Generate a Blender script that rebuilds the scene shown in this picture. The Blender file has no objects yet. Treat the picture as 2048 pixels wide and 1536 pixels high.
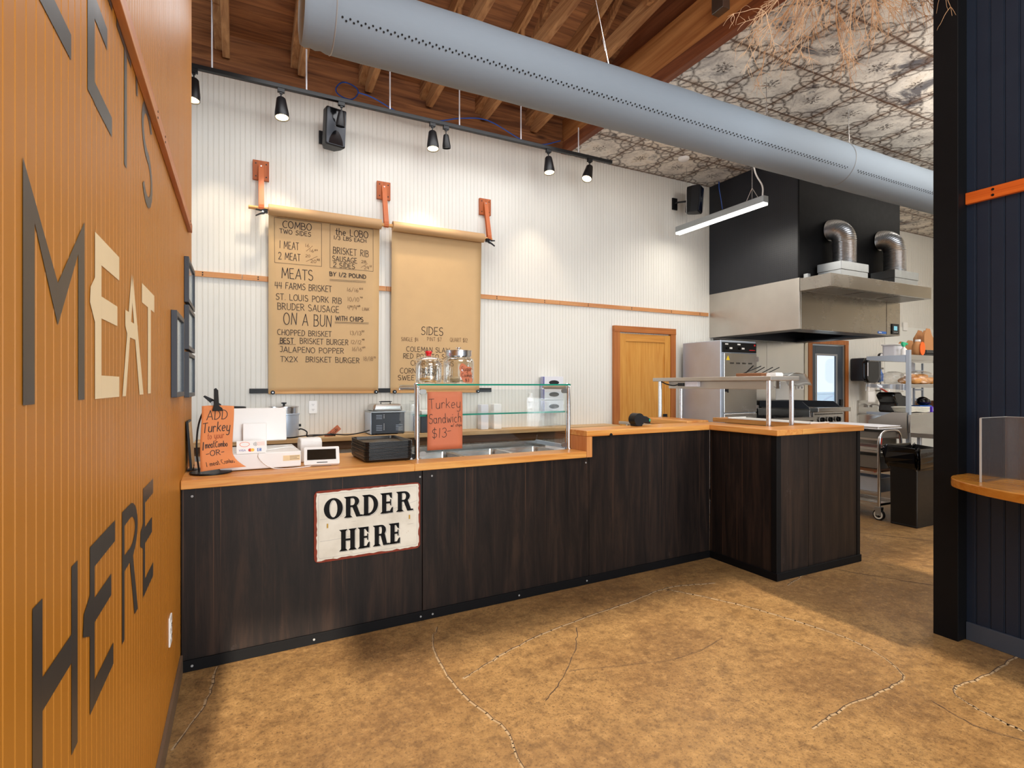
import bpy, bmesh, math, random
from mathutils import Vector, Matrix
random.seed(7)
PI = math.pi
SC = bpy.context.scene
COL = SC.collection
def R(d): return d*PI/180

# ------------------------------------------------------------------ camera, world, light, exposure
cam_d = bpy.data.cameras.new('camera'); cam = bpy.data.objects.new('camera', cam_d); COL.objects.link(cam)
cam.location = (0, 0, 1.41); cam.rotation_euler = (R(90), 0, R(-26.8))
cam_d.sensor_width = 36; cam_d.lens = 18.98; cam_d.shift_y = .001; cam_d.clip_start = .05
SC.camera = cam
VS = SC.view_settings
SC.display_settings.display_device = 'sRGB'
VS.view_transform = 'Standard'; VS.look = 'None'; VS.gamma = 1; VS.use_curve_mapping = False
VS.exposure = .10
W = bpy.data.worlds.new('sky'); SC.world = W; W.use_nodes = True
W.node_tree.nodes['Background'].inputs[0].default_value = (.80, .90, 1, 1)
W.node_tree.nodes['Background'].inputs[1].default_value = 1.25

def light(name, kind, loc, rot, energy, color=(1, 1, 1), size=None, size_y=None, **kw):
    d = bpy.data.lights.new(name, kind); d.energy = energy; d.color = color
    if size is not None:
        if kind == 'AREA':
            d.size = size
            if size_y: d.shape = 'RECTANGLE'; d.size_y = size_y
        else: d.shadow_soft_size = size
    for k, v in kw.items(): setattr(d, k, v)
    o = bpy.data.objects.new(name, d); COL.objects.link(o); o.location = loc; o.rotation_euler = rot
    return o
def aim(d): return Vector(d).to_track_quat('-Z', 'Y').to_euler()
light('sun', 'SUN', (0, -6, 6), aim((.062, .862, -.5)), 7.2, (1, .88, .70), angle=R(1.5))
light('window_daylight', 'AREA', (1.7, -2.5, 1.85), (R(90), 0, 0), 150, (.88, .95, 1), 2.2, 2.4)
light('window_daylight', 'AREA', (6.6, -2.5, 1.9), (R(90), 0, 0), 70, (.92, .96, 1), 3.6, 2.4)
light('window_daylight', 'AREA', (-4.7, 4.3, 1.8), (R(90), 0, R(-90)), 95, (.72, .86, 1), 1.6, 2.2)
light('dining_fill', 'AREA', (1.3, .2, 4.4), (R(38), 0, 0), 72, (1, .98, .94), 2.2, 1.8)  # added fill tilted at the back wall, not a known fixture
light('dining_fill', 'AREA', (1.4, .1, 4.15), (R(180), 0, 0), 60, (1, .92, .80), 2.2, 2.4)  # added uplight that brightens the roof timbers, no real fixture
light('counter_fill', 'AREA', (1.6, 4.2, 4.05), (0, 0, 0), 44, (.97, .98, 1), 3.0, .9)  # added fill to lift the white wall behind the counter
light('kitchen_fill', 'AREA', (5.3, 1.5, 3.95), (R(22), 0, 0), 64, (1, .97, .93), 2.2, 1.2)  # added fill for the near kitchen, fixture made up
light('kitchen_fill', 'AREA', (9.0, 2.2, 3.95), (R(10), 0, 0), 95, (1, .95, .87), 2.4, 1.6)  # added fill for the far kitchen, fixture made up
light('kitchen_fill', 'AREA', (6.6, 1.6, 3.3), (R(180), 0, 0), 66, (1, .94, .86), 2.6, 1.2)  # added uplight to brighten the tin ceiling

# ------------------------------------------------------------------ colour and materials
def C(r, g, b):
    f = lambda v: (v/255/12.92) if v/255 <= .04045 else ((v/255+.055)/1.055)**2.4
    return (f(r), f(g), f(b), 1)
def sh(c, k): return (min(c[0]*k, 1), min(c[1]*k, 1), min(c[2]*k, 1), 1)
class NT:
    """a small node-tree writer: n.math('ADD', a, b) etc. return sockets"""
    def __init__(s, name):
        s.m = bpy.data.materials.new(name); s.m.use_nodes = True; s.t = s.m.node_tree
        s.t.nodes.clear(); s.out = s.t.nodes.new('ShaderNodeOutputMaterial'); s._tc = None
    def node(s, typ, **kw):
        n = s.t.nodes.new(typ)
        for k, v in kw.items(): setattr(n, k, v)
        return n
    def put(s, sock, v):
        if isinstance(v, bpy.types.NodeSocket): s.t.links.new(v, sock)
        elif v is not None: sock.default_value = v
    def tc(s):
        if not s._tc: s._tc = s.node('ShaderNodeTexCoord').outputs['Object']
        return s._tc
    def math(s, op, a, b=None, c=None, clamp=False):
        n = s.node('ShaderNodeMath', operation=op, use_clamp=clamp)
        for i, v in enumerate((a, b, c)):
            if v is not None: s.put(n.inputs[i], v)
        return n.outputs[0]
    def sep(s, v):
        n = s.node('ShaderNodeSeparateXYZ'); s.put(n.inputs[0], v); return n.outputs
    def map(s, scale=(1, 1, 1), loc=(0, 0, 0), v=None):
        n = s.node('ShaderNodeMapping'); s.put(n.inputs['Vector'], v or s.tc())
        n.inputs['Scale'].default_value = scale; n.inputs['Location'].default_value = loc; return n.outputs[0]
    def noise(s, v=None, scale=5, detail=4, rough=.55, dist=0, out=0):
        n = s.node('ShaderNodeTexNoise'); s.put(n.inputs['Vector'], v or s.tc())
        n.inputs['Scale'].default_value = scale; n.inputs['Detail'].default_value = detail
        n.inputs['Roughness'].default_value = rough; n.inputs['Distortion'].default_value = dist
        return n.outputs[out]
    def ramp(s, f, stops, interp='LINEAR'):
        n = s.node('ShaderNodeValToRGB'); s.put(n.inputs[0], f); e = n.color_ramp.elements; n.color_ramp.interpolation = interp
        while len(e) < len(stops): e.new(.5)
        for i, (p, c) in enumerate(stops):
            e[i].position = p; e[i].color = c if not isinstance(c, (int, float)) else (c, c, c, 1)
        return n.outputs[0]
    def mix(s, f, a, b, mode='MIX'):
        n = s.node('ShaderNodeMix', data_type='RGBA', blend_type=mode)
        s.put(n.inputs[0], f); s.put(n.inputs[6], a); s.put(n.inputs[7], b); return n.outputs[2]
    def bump(s, h, strength=.3, dist=.002):
        n = s.node('ShaderNodeBump'); s.put(n.inputs['Height'], h)
        n.inputs['Strength'].default_value = strength; n.inputs['Distance'].default_value = dist; return n.outputs[0]
    def bsdf(s, col, rough=.5, metal=0, normal=None, coat=0, spec=.5, aniso=0, emit=None, emit_s=0):
        n = s.node('ShaderNodeBsdfPrincipled'); i = n.inputs
        s.put(i['Base Color'], col); s.put(i['Roughness'], rough); s.put(i['Metallic'], metal)
        if normal is not None: s.put(i['Normal'], normal)
        i['Coat Weight'].default_value = coat; i['Coat Roughness'].default_value = .15; i['Specular IOR Level'].default_value = spec
        i['Anisotropic'].default_value = aniso
        if emit: i['Emission Color'].default_value = emit; i['Emission Strength'].default_value = emit_s
        s.t.links.new(n.outputs[0], s.out.inputs[0]); return n
def mat(name, col, rough=.5, metal=0, var=.08, scale=18, bump=0, stretch=(1, 1, 1), coat=0, spec=.5, emit=None, emit_s=0):
    n = NT(name); f = n.noise(n.map(stretch), scale, 3)
    c = n.mix(f, sh(col, 1-var), sh(col, 1+var))
    r = n.math('MULTIPLY_ADD', f, .12, rough-.06, clamp=True)
    n.bsdf(c, r, metal, n.bump(f, bump) if bump else None, coat, spec, emit=emit, emit_s=emit_s); return n.m
def wood(name, c1, c2, axis=0, rough=.42, scale=1, coat=0, knots=0, contrast=.5, spec=.35):
    n = NT(name); st = [9*scale]*3; st[axis] = .55*scale
    v = n.map(tuple(st)); f = n.noise(v, 2.2, 5, .6, 1.2)
    st2 = [60*scale]*3; st2[axis] = 1.5*scale; g = n.noise(n.map(tuple(st2)), 1.6, 3, .6)
    a = n.ramp(f, [(.5-contrast/2*.6, c2), (.5+contrast/2*.6, c1)])
    col = n.mix(n.math('MULTIPLY', g, .45), a, sh(c2, .72))
    if knots:
        vo = n.node('ShaderNodeTexVoronoi'); st3 = [3.2]*3; st3[axis] = 1.2; n.put(vo.inputs['Vector'], n.map(tuple(st3))); vo.inputs['Scale'].default_value = .8
        k = n.ramp(vo.outputs['Distance'], [(.03, 1.0), (.085, 0.0)]); col = n.mix(n.math('MULTIPLY', k, knots), col, sh(c2, .35))
    n.bsdf(col, rough, 0, n.bump(g, .15, .001), coat, spec); return n.m
def steel(name, col, rough=.28, axis=2, scale=1, metal=1):
    n = NT(name); st = [90*scale]*3; st[axis] = 1.2
    g = n.noise(n.map(tuple(st)), 2, 3); b = n.noise(None, 3, 3)
    c = n.mix(b, sh(col, .82), sh(col, 1.12))
    r = n.math('MULTIPLY_ADD', g, .05, n.math('MULTIPLY_ADD', b, .16, rough-.10), clamp=True)
    n.bsdf(c, r, metal, n.bump(g, .012, .0003)); return n.m
def glass(name, tint=(1, 1, 1, 1), k=.09, edge=.55, rough=.02):
    n = NT(name); lw = n.node('ShaderNodeLayerWeight'); lw.inputs[0].default_value = .35
    f = n.math('MULTIPLY_ADD', lw.outputs['Facing'], edge*.6, k, clamp=True)
    tr = n.node('ShaderNodeBsdfTransparent'); tr.inputs[0].default_value = tint
    g = n.node('ShaderNodeBsdfGlossy'); g.inputs['Roughness'].default_value = rough
    nz = n.noise(None, 4, 1); g.inputs[0].default_value = (1, 1, 1, 1); f = n.math('MULTIPLY', f, n.math('MULTIPLY_ADD', nz, .1, .95))
    m = n.node('ShaderNodeMixShader'); n.put(m.inputs[0], f); n.t.links.new(tr.outputs[0], m.inputs[1]); n.t.links.new(g.outputs[0], m.inputs[2])
    n.t.links.new(m.outputs[0], n.out.inputs[0]); return n.m
def glow(name, col, s, var=.03):
    n = NT(name); e = n.node('ShaderNodeEmission'); f = n.noise(None, 6, 1)
    n.put(e.inputs[0], n.mix(f, sh(col, 1-var), col)); e.inputs[1].default_value = s; n.t.links.new(e.outputs[0], n.out.inputs[0]); return n.m

M = {}
M['white_wall'] = mat('white_beadboard_paint', C(222, 219, 211), .55, var=.03, scale=3)
M['frp'] = mat('white_kitchen_panel', C(228, 228, 222), .35, var=.03, scale=3)
M['plaster'] = mat('cream_plaster', C(222, 212, 190), .7, var=.03, scale=3)
M['orange_wall'] = mat('ochre_paint', C(180, 116, 36), .42, var=.07, scale=5, bump=.12, stretch=(1, 1, .35), spec=.22)
M['navy_wall'] = mat('navy_black_paint', C(27, 37, 52), .42, var=.10, scale=9, bump=.1, spec=.35)
M['navy_flat'] = mat('black_trim_paint', C(9, 9, 11), .6, var=.2, scale=14, spec=.18)
M['grey_base'] = mat('slate_baseboard', C(62, 68, 78), .45)
M['brown_base'] = mat('brown_baseboard', C(104, 84, 66), .5)
M['letter_dark'] = mat('charcoal_wall_paint', C(58, 54, 50), .4, var=.10, scale=6, bump=.1)
M['letter_cream'] = mat('cream_wall_paint', C(240, 218, 176), .4, var=.05, scale=6, bump=.1)
M['batten'] = wood('reddish_batten', C(214, 148, 90), C(184, 108, 58), 1, .45)
M['batten_x'] = wood('pine_batten', C(216, 164, 110), C(192, 122, 70), 0, .45, contrast=.7)
M['orange_batten'] = wood('orange_batten', C(226, 112, 40), C(196, 84, 24), 1, .4)
M['counter_wood'] = wood('oiled_fir_counter', C(236, 178, 98), C(206, 126, 52), 0, .40, coat=.05)
M['counter_wood_z'] = wood('oiled_fir_riser', C(224, 160, 96), C(196, 120, 60), 2, .45)
M['counter_wood_y'] = wood('oiled_fir_return', C(234, 174, 96), C(204, 124, 52), 1, .40, coat=.05)
M['shelf_wood'] = wood('pale_pine_shelf', C(214, 180, 132), C(184, 142, 92), 0, .5)
M['shelf_dark'] = wood('brown_ledger', C(120, 88, 58), C(92, 62, 38), 0, .6)
M['round_shelf'] = wood('honey_shelf_ply', C(214, 150, 62), C(190, 116, 34), 1, .25, coat=.3)
M['door_wood'] = wood('honey_fir_door', C(222, 166, 82), C(192, 126, 46), 2, .4, contrast=.7)
M['door_wood_x'] = wood('honey_fir_rail', C(216, 156, 74), C(186, 118, 44), 0, .4, contrast=.7)
M['casing'] = wood('orange_fir_casing', C(190, 118, 58), C(160, 90, 40), 2, .4)
M['casing_x'] = wood('orange_fir_head', C(190, 118, 58), C(160, 90, 40), 0, .4)
M['panel'] = wood('dark_stained_ply', C(56, 42, 34), C(20, 16, 16), 2, .5, 1.3, contrast=.8, spec=.22)
def stained():
    n = NT('dark_stained_ply'); a = n.noise(n.map((5, 5, .5)), 2.4, 6, .7, .5); l = n.noise(n.map((130, 130, .35)), 1, 2, .5); f = n.noise(n.map((240, 240, 5)), 1.5, 3)
    col = n.ramp(a, [(.32, C(19, 16, 16)), (.5, C(36, 28, 25)), (.68, C(58, 43, 35))])
    col = n.mix(n.math('MULTIPLY', f, .5), col, C(16, 13, 13)); col = n.mix(n.ramp(l, [(.66, 0.0), (.72, .65)]), col, C(104, 74, 54))
    col = n.mix(n.ramp(n.noise(n.map((1, 1, .6)), 7, 6, .75), [(.66, 0.0), (.78, .35)]), col, C(96, 84, 80))
    n.bsdf(col, .46, 0, n.bump(f, .2, .001), spec=.22); return n.m
M['panel'] = stained()
M['rafter'] = wood('weathered_rafter', C(206, 154, 102), C(140, 92, 54), 1, .75, .8, knots=.6)
M['web'] = wood('weathered_web', C(186, 132, 82), C(124, 80, 46), 2, .75)
M['beam'] = wood('fir_header', C(200, 138, 80), C(156, 96, 50), 1, .6, .6, knots=.9)
M['beam_dark'] = wood('dark_fir_trim', C(150, 88, 52), C(108, 58, 34), 1, .6, .8)
M['deck'] = wood('roof_deck_board', C(178, 118, 72), C(98, 58, 36), 0, .75, .8, knots=.8, contrast=.6)
M['kraft'] = mat('kraft_paper', C(200, 164, 116), .65, var=.07, scale=5, bump=.15)
M['kraft_roll'] = mat('kraft_roll', C(190, 150, 104), .6, var=.05, scale=6)
M['orange_paper'] = mat('salmon_paper', C(200, 116, 82), .7, var=.06, scale=8)
M['orange_paper2'] = mat('orange_paper', C(228, 142, 84), .7, var=.05, scale=8)
M['ink'] = mat('marker_ink', C(44, 30, 24), .6)
M['ink_thin'] = mat('faint_marker_ink', C(104, 74, 48), .6)
M['ink_red'] = mat('faded_orange_ink', C(168, 74, 34), .6)
M['black'] = mat('black_plastic', C(14, 14, 16), .42, var=.15, spec=.35)
M['black_gloss'] = mat('gloss_black_plastic', C(16, 17, 20), .14, var=.15)
M['black_tray'] = mat('black_tray_plastic', C(24, 23, 22), .3, var=.15)
M['charcoal'] = mat('charcoal_plastic', C(50, 54, 62), .4, var=.1)
M['white'] = mat('white_plastic', C(240, 238, 234), .3, var=.02)
M['paper'] = mat('white_paper', C(244, 242, 238), .7, var=.02)
M['grey'] = mat('grey_plastic', C(150, 150, 150), .4)
M['leather'] = mat('orange_leather', C(190, 98, 44), .5, var=.10, scale=12)
M['plate_wood'] = wood('orange_bracket_block', C(194, 106, 54), C(164, 82, 36), 2, .5)
M['dowel'] = wood('pale_dowel', C(226, 176, 116), C(202, 146, 84), 0, .5)
M['steel'] = steel('brushed_steel', (.56, .63, .73, 1), .42, 2, metal=.72)
M['steel_x'] = steel('brushed_steel_sheet', (.60, .58, .55, 1), .24, 0)
M['dim_hood_steel'] = steel('dim_hood_front_steel', (.38, .35, .31, 1), .26, 0)  # base colour darkened to stand in for a dim room's reflection
M['steel_y'] = steel('brushed_steel_side', (.56, .52, .47, 1), .38, 1)
M['steel_dark'] = steel('dull_steel', (.28, .27, .25, 1), .42, 0)
M['chrome'] = mat('bright_steel_tube', (.66, .66, .67, 1), .25, 1, var=.03, scale=2)
M['alu'] = mat('spiral_aluminium', (.60, .60, .61, 1), .32, 1, var=.10, scale=30)
M['galv'] = mat('galvanised_sheet', (.42, .44, .45, 1), .42, 1, var=.12, scale=10)
M['glass'] = glass('clear_glass', (.97, .99, .985, 1), .05, .30)
M['glass_edge'] = mat('green_glass_edge', C(24, 140, 116), .15, var=.08)
M['jar_glass'] = glass('jar_glass', (.96, .975, .98, 1), .06, .9)
M['acrylic'] = glass('frosted_acrylic', (.84, .86, .88, 1), .16, .3, .25)
M['acrylic_edge'] = mat('acrylic_edge', C(176, 170, 162), .3)
M['pane'] = glass('door_glass', (.96, .98, 1, 1), .05, .3)
M['duct'] = mat('grey_duct_fabric', C(134, 146, 158), .75, var=.03, scale=5, bump=.06, stretch=(2, 8, 8))
M['duct_hole'] = mat('duct_vent_hole', C(18, 18, 20), .9)
M['rust'] = mat('rusty_edge', C(128, 46, 22), .75, var=.5, scale=40, bump=.4)
M['red'] = mat('red_plastic', C(216, 24, 30), .3)
M['cookie'] = mat('cookie', C(222, 170, 98), .8, var=.15, scale=40, bump=.3)
M['cookie_pale'] = mat('pale_cookie', C(238, 214, 170), .8, var=.1, scale=40, bump=.3)
M['blue_cable'] = mat('blue_cable', C(32, 84, 178), .45)
M['violet'] = mat('violet_card', C(92, 92, 176), .5)
M['box_white'] = mat('white_glove_card', C(222, 222, 228), .5, var=.04)
M['purple'] = mat('purple_card', C(86, 44, 196), .4)
M['cardboard'] = mat('cardboard', C(178, 124, 76), .8, var=.08)
M['orange_label'] = mat('orange_label', C(250, 104, 24), .5)
M['teal'] = mat('green_plastic', C(44, 184, 134), .4)
M['amber'] = mat('mustard_yellow', C(188, 148, 40), .4)
M['bun'] = mat('bread_crust', C(224, 160, 88), .7, var=.2, scale=14)
M['wrap'] = glass('plastic_wrap', (.97, .96, .95, 1), .12, .35, .2)
M['bag'] = mat('black_bin_bag', C(11, 11, 13), .18, var=.2, scale=20, bump=.5)
M['bin'] = mat('black_bin_plastic', C(13, 12, 12), .42, var=.15)
M['cloth'] = mat('white_cloth', C(232, 228, 214), .9, var=.05)
M['red_hose'] = mat('red_hose', C(206, 52, 30), .4)
M['blue'] = mat('blue_plastic', C(36, 104, 190), .35)
M['brown_pan'] = mat('dull_sheet_pan', C(146, 98, 66), .45, .4)
M['twig'] = mat('dry_twig', C(226, 190, 152), .8, var=.15, scale=9)
M['twig_dark'] = mat('dry_brown_twig', C(200, 156, 114), .8, var=.15, scale=9)
M['front_wall'] = mat('dark_brown_front_wall', C(84, 72, 60), .7)
M['outside'] = mat('pale_concrete_yard', C(216, 216, 212), .9)
M['outpost'] = mat('blue_grey_post', C(112, 134, 158), .7)
M['dark_door'] = mat('slate_painted_door', C(66, 74, 84), .4)
M['lamp_warm'] = glow('warm_lamp_face', (1, .74, .40, 1), 10)
M['lamp_white'] = glow('white_lamp_face', (1, .95, .86, 1), 9)
M['screen'] = mat('dark_screen', C(34, 30, 24), .12, var=.35, scale=30)
M['lcd'] = glow('blue_lcd', (.35, .75, .85, 1), .8)
M['art'] = mat('framed_print', C(168, 178, 192), .25, var=.2, scale=3)
M['orange_dot'] = mat('orange_card_ink', C(246, 120, 30), .5)
M['yellow_dot'] = mat('yellow_card_ink', C(250, 190, 70), .5)
M['redmat'] = mat('red_brown_tray', C(150, 74, 58), .5)

def concrete():
    n = NT('stained_concrete')
    a = n.noise(None, 1.1, 6, .65, .25); b = n.noise(None, 10, 8, .74, .1); g = n.noise(None, 85, 4, .75); e = n.noise(None, 28, 6, .75); p = n.noise(None, 220, 2, .6)
    col = n.ramp(a, [(.28, C(108, 80, 50)), (.45, C(134, 101, 62)), (.58, C(150, 116, 72)), (.75, C(126, 95, 59))])
    col = n.mix(n.ramp(b, [(.36, .6), (.52, 0.0)]), col, C(92, 68, 44))
    col = n.mix(n.ramp(b, [(.56, 0.0), (.72, .6)]), col, C(178, 140, 90))
    col = n.mix(n.ramp(e, [(.36, .55), (.50, 0.0)]), col, C(92, 68, 44)); col = n.mix(n.ramp(e, [(.54, 0.0), (.68, .5)]), col, C(176, 140, 92))
    col = n.mix(n.ramp(g, [(.36, .8), (.46, 0.0)]), col, C(84, 62, 42))
    col = n.mix(n.ramp(p, [(.66, 0.0), (.74, .6)]), col, C(206, 178, 134))
    col = n.mix(n.ramp(n.noise(n.map((1, 1, 1), (3, 5, 0)), 2.4, 6, .68, .4), [(.60, 0.0), (.74, .5)]), col, C(86, 64, 44))
    r = n.math('MULTIPLY_ADD', b, .28, .26, clamp=True)
    h = n.math('ADD', n.math('MULTIPLY', b, .6), n.math('MULTIPLY', g, .4))
    n.bsdf(col, r, 0, n.bump(h, .15, .004), spec=.3); return n.m
M['concrete'] = concrete()
M['crack_pale'] = mat('pale_crack_filler', C(160, 134, 100), .8, var=.3, scale=30)
M['crack_dark'] = mat('dark_crack', C(84, 64, 46), .9, var=.3, scale=30)

def tin():
    n = NT('stamped_tin_ceiling'); S = .585; x, y, z = n.sep(n.tc())
    wob = n.noise(None, 7, 4, .6); w1 = n.math('MULTIPLY_ADD', wob, .06, -.03)
    u = n.math('FRACT', n.math('ADD', n.math('DIVIDE', n.math('SUBTRACT', x, 3.94), S), 20)); v = n.math('FRACT', n.math('ADD', n.math('DIVIDE', n.math('SUBTRACT', y, 2.97), S), 20))
    cu = n.math('ADD', n.math('SUBTRACT', u, .5), w1); cv = n.math('ADD', n.math('SUBTRACT', v, .5), w1)
    au = n.math('ABSOLUTE', cu); av = n.math('ABSOLUTE', cv)
    def dist(px, py): return n.math('SQRT', n.math('ADD', n.math('POWER', n.math('SUBTRACT', au, px), 2), n.math('POWER', n.math('SUBTRACT', av, py), 2)))
    def ring(d, r, w): return n.math('SUBTRACT', 1, n.math('DIVIDE', n.math('ABSOLUTE', n.math('SUBTRACT', d, r)), w), clamp=True)
    parts = [ring(dist(.5, .5), .30, .034), ring(dist(.5, .5), .13, .028), ring(dist(.5, .18), .15, .030), ring(dist(.18, .5), .15, .030), ring(dist(.0, .5), .07, .024), ring(dist(.5, .0), .07, .024)]
    r0 = n.math('SQRT', n.math('ADD', n.math('POWER', cu, 2), n.math('POWER', cv, 2)))
    th = n.math('ARCTAN2', cv, cu); pet = n.math('ABSOLUTE', n.math('COSINE', n.math('MULTIPLY', th, 4)))
    fl = n.math('MULTIPLY', n.math('SUBTRACT', n.math('MULTIPLY_ADD', pet, .12, .035), r0), 40, clamp=True)
    fl = n.math('MULTIPLY', fl, n.ramp(n.noise(None, 45, 2), [(.42, 0.0), (.56, 1.0)]))
    D = fl
    for p_ in parts: D = n.math('MAXIMUM', D, p_)
    brk = n.ramp(n.noise(None, 60, 3, .7), [(.34, .25), (.52, 1.0)])
    D = n.math('MULTIPLY', D, brk)
    edge = n.math('MAXIMUM', au, av); seam = n.ramp(edge, [(.474, 0.0), (.49, 1.0)])
    nearseam = n.ramp(edge, [(.36, 0.0), (.5, .75)])
    base = n.ramp(n.noise(None, 3.2, 6, .7, .6), [(.25, C(140, 134, 134)), (.42, C(206, 200, 192)), (.56, C(236, 230, 220)), (.8, C(208, 190, 166))])
    base = n.mix(n.ramp(n.noise(n.map((1, 1, 1), (4, 9, 0)), 1.5, 6, .72, .8), [(.56, 0.0), (.64, .9)]), base, C(70, 70, 80))
    base = n.mix(n.math('MULTIPLY', nearseam, n.ramp(n.noise(None, 9, 4, .7), [(.40, 0.0), (.62, 1.0)])), base, C(132, 98, 62))
    base = n.mix(n.ramp(n.noise(None, 26, 4, .75), [(.32, .55), (.45, 0.0)]), base, C(112, 92, 78))
    col = n.mix(n.math('MULTIPLY', D, .92), base, C(60, 44, 36)); col = n.mix(n.math('MULTIPLY', seam, .85), col, C(84, 54, 34))
    h = n.math('SUBTRACT', n.math('MULTIPLY', n.noise(None, 20, 3), .4), D)
    n.bsdf(col, .5, .0, n.bump(h, .5, .006), spec=.4); return n.m
M['tin'] = tin()

def pegboard():
    n = NT('black_pegboard'); x, y, z = n.sep(n.tc()); S = .0254
    q = [n.math('ABSOLUTE', n.math('SUBTRACT', n.math('FRACT', n.math('ADD', n.math('DIVIDE', a, S), 400)), .5)) for a in (n.math('ADD', x, y), z)]
    d = n.math('SQRT', n.math('ADD', n.math('POWER', q[0], 2), n.math('POWER', q[1], 2)))
    hole = n.ramp(d, [(.16, 1.0), (.20, 0.0)])
    col = n.mix(hole, C(24, 26, 33), C(5, 5, 6)); n.bsdf(col, .42, 0, n.bump(n.math('SUBTRACT', 1, hole), .6, .003)); return n.m
M['pegboard'] = pegboard()

def signpaint():
    n = NT('aged_cream_enamel'); base = n.ramp(n.noise(None, 6, 4), [(.3, C(206, 200, 184)), (.6, C(228, 224, 210))])
    s = n.ramp(n.noise(None, 16, 5, .7), [(.66, 0.0), (.74, .8)]); col = n.mix(s, base, C(158, 132, 84))
    col = n.mix(n.ramp(n.noise(n.map((2, 30, 30)), 3, 3, .7), [(.70, 0.0), (.74, .6)]), col, C(110, 96, 80))
    n.bsdf(col, .35, 0, None); return n.m
M['enamel'] = signpaint()

# ------------------------------------------------------------------ mesh builder
class MB:
    def __init__(s): s.v = []; s.f = []; s.mi = []; s.sm = []
    def add(s, vs, fs, mi=0, smooth=False):
        o = len(s.v); s.v += [tuple(p) for p in vs]
        for f in fs: s.f.append([i+o for i in f]); s.mi.append(mi); s.sm.append(smooth)
        return s
    def box(s, x0, x1, y0, y1, z0, z1, mi=0):
        return s.add([(x, y, z) for z in (z0, z1) for y in (y0, y1) for x in (x0, x1)],
                     [(0, 2, 3, 1), (4, 5, 7, 6), (0, 1, 5, 4), (2, 6, 7, 3), (0, 4, 6, 2), (1, 3, 7, 5)], mi)
    def bar(s, a, b, w, h, up=(0, 0, 1), mi=0):
        a = Vector(a); b = Vector(b); d = (b-a).normalized(); side = d.cross(Vector(up))
        side = side.normalized() if side.length > 1e-5 else Vector((1, 0, 0)); u = side.cross(d)
        P = [p+side*i*w/2+u*j*h/2 for p in (a, b) for j in (-1, 1) for i in (-1, 1)]
        return s.add(P, [(0, 1, 3, 2), (4, 6, 7, 5), (0, 4, 5, 1), (2, 3, 7, 6), (0, 2, 6, 4), (1, 5, 7, 3)], mi)
    def cyl(s, a, b, r0, r1=None, n=16, mi=0, caps=True):
        r1 = r0 if r1 is None else r1; a = Vector(a); b = Vector(b); d = (b-a).normalized()
        q = Vector((0, 0, 1)) if abs(d.z) < .9 else Vector((1, 0, 0)); e = d.cross(q).normalized(); g = d.cross(e)
        P = [p+(e*math.cos(2*PI*i/n)+g*math.sin(2*PI*i/n))*r for p, r in ((a, r0), (b, r1)) for i in range(n)]
        s.add(P, [(i, i+n, (i+1) % n+n, (i+1) % n) for i in range(n)], mi, True)
        if caps: s.add(P, [tuple(range(n)), tuple(range(2*n-1, n-1, -1))], mi)
        return s
    def tube(s, pts, r, n=10, mi=0, caps=True):
        pts = [Vector(p) for p in pts]; k = len(pts); rings = []; e = None
        for i, p in enumerate(pts):
            d = (pts[min(i+1, k-1)]-pts[max(i-1, 0)]).normalized()
            if e is None: q = Vector((0, 0, 1)) if abs(d.z) < .9 else Vector((1, 0, 0)); e = d.cross(q).normalized()
            else: e = (e-d*e.dot(d)).normalized()
            g = d.cross(e); rr = r[i] if isinstance(r, (list, tuple)) else r
            rings += [p+(e*math.cos(2*PI*j/n)+g*math.sin(2*PI*j/n))*rr for j in range(n)]
        F = [(i*n+j, i*n+(j+1) % n, (i+1)*n+(j+1) % n, (i+1)*n+j) for i in range(k-1) for j in range(n)]
        s.add(rings, F, mi, True)
        if caps: s.add(rings, [tuple(range(n-1, -1, -1)), tuple(range((k-1)*n, k*n))], mi)
        return s
    def lathe(s, prof, c=(0, 0, 0), n=28, mi=0):
        P = []; F = []; k = len(prof)
        for r, z in prof: P += [(c[0]+r*math.cos(2*PI*j/n), c[1]+r*math.sin(2*PI*j/n), c[2]+z) for j in range(n)]
        for i in range(k-1): F += [(i*n+j, i*n+(j+1) % n, (i+1)*n+(j+1) % n, (i+1)*n+j) for j in range(n)]
        return s.add(P, F, mi, True)
    def prism(s, poly, fn, d, mi=0):
        """poly: 2-D outline; fn(u, v, w) -> point; extruded from w=0 to w=d"""
        n = len(poly); P = [fn(u, v, w) for w in (0, d) for u, v in poly]
        return s.add(P, [tuple(range(n-1, -1, -1)), tuple(range(n, 2*n))]+[(i, (i+1) % n, (i+1) % n+n, i+n) for i in range(n)], mi)
    def sheet(s, nu, nv, fn, mi=0):
        P = [fn(i/nu, j/nv) for j in range(nv+1) for i in range(nu+1)]
        return s.add(P, [(j*(nu+1)+i, j*(nu+1)+i+1, (j+1)*(nu+1)+i+1, (j+1)*(nu+1)+i) for j in range(nv) for i in range(nu)], mi, True)
    def blob(s, c, rx, ry, rz, n=12, m=8, mi=0, jit=0):
        P = []; rnd = random.Random(int(c[0]*1e4)+int(rx*1e5))
        for i in range(m+1):
            t = PI*i/m
            for j in range(n):
                k = 1+(rnd.random()-.5)*jit; a = 2*PI*j/n
                P.append((c[0]+rx*k*math.sin(t)*math.cos(a), c[1]+ry*k*math.sin(t)*math.sin(a), c[2]+rz*k*math.cos(t)))
        return s.add(P, [(i*n+j, (i+1)*n+j, (i+1)*n+(j+1) % n, i*n+(j+1) % n) for i in range(m) for j in range(n)], mi, True)
    def move(s, m):
        s.v = [tuple(m @ Vector(p)) for p in s.v]; return s
    def ext(s, o): return s.add(o.v, [], 0) if False else s._ext(o)
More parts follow.
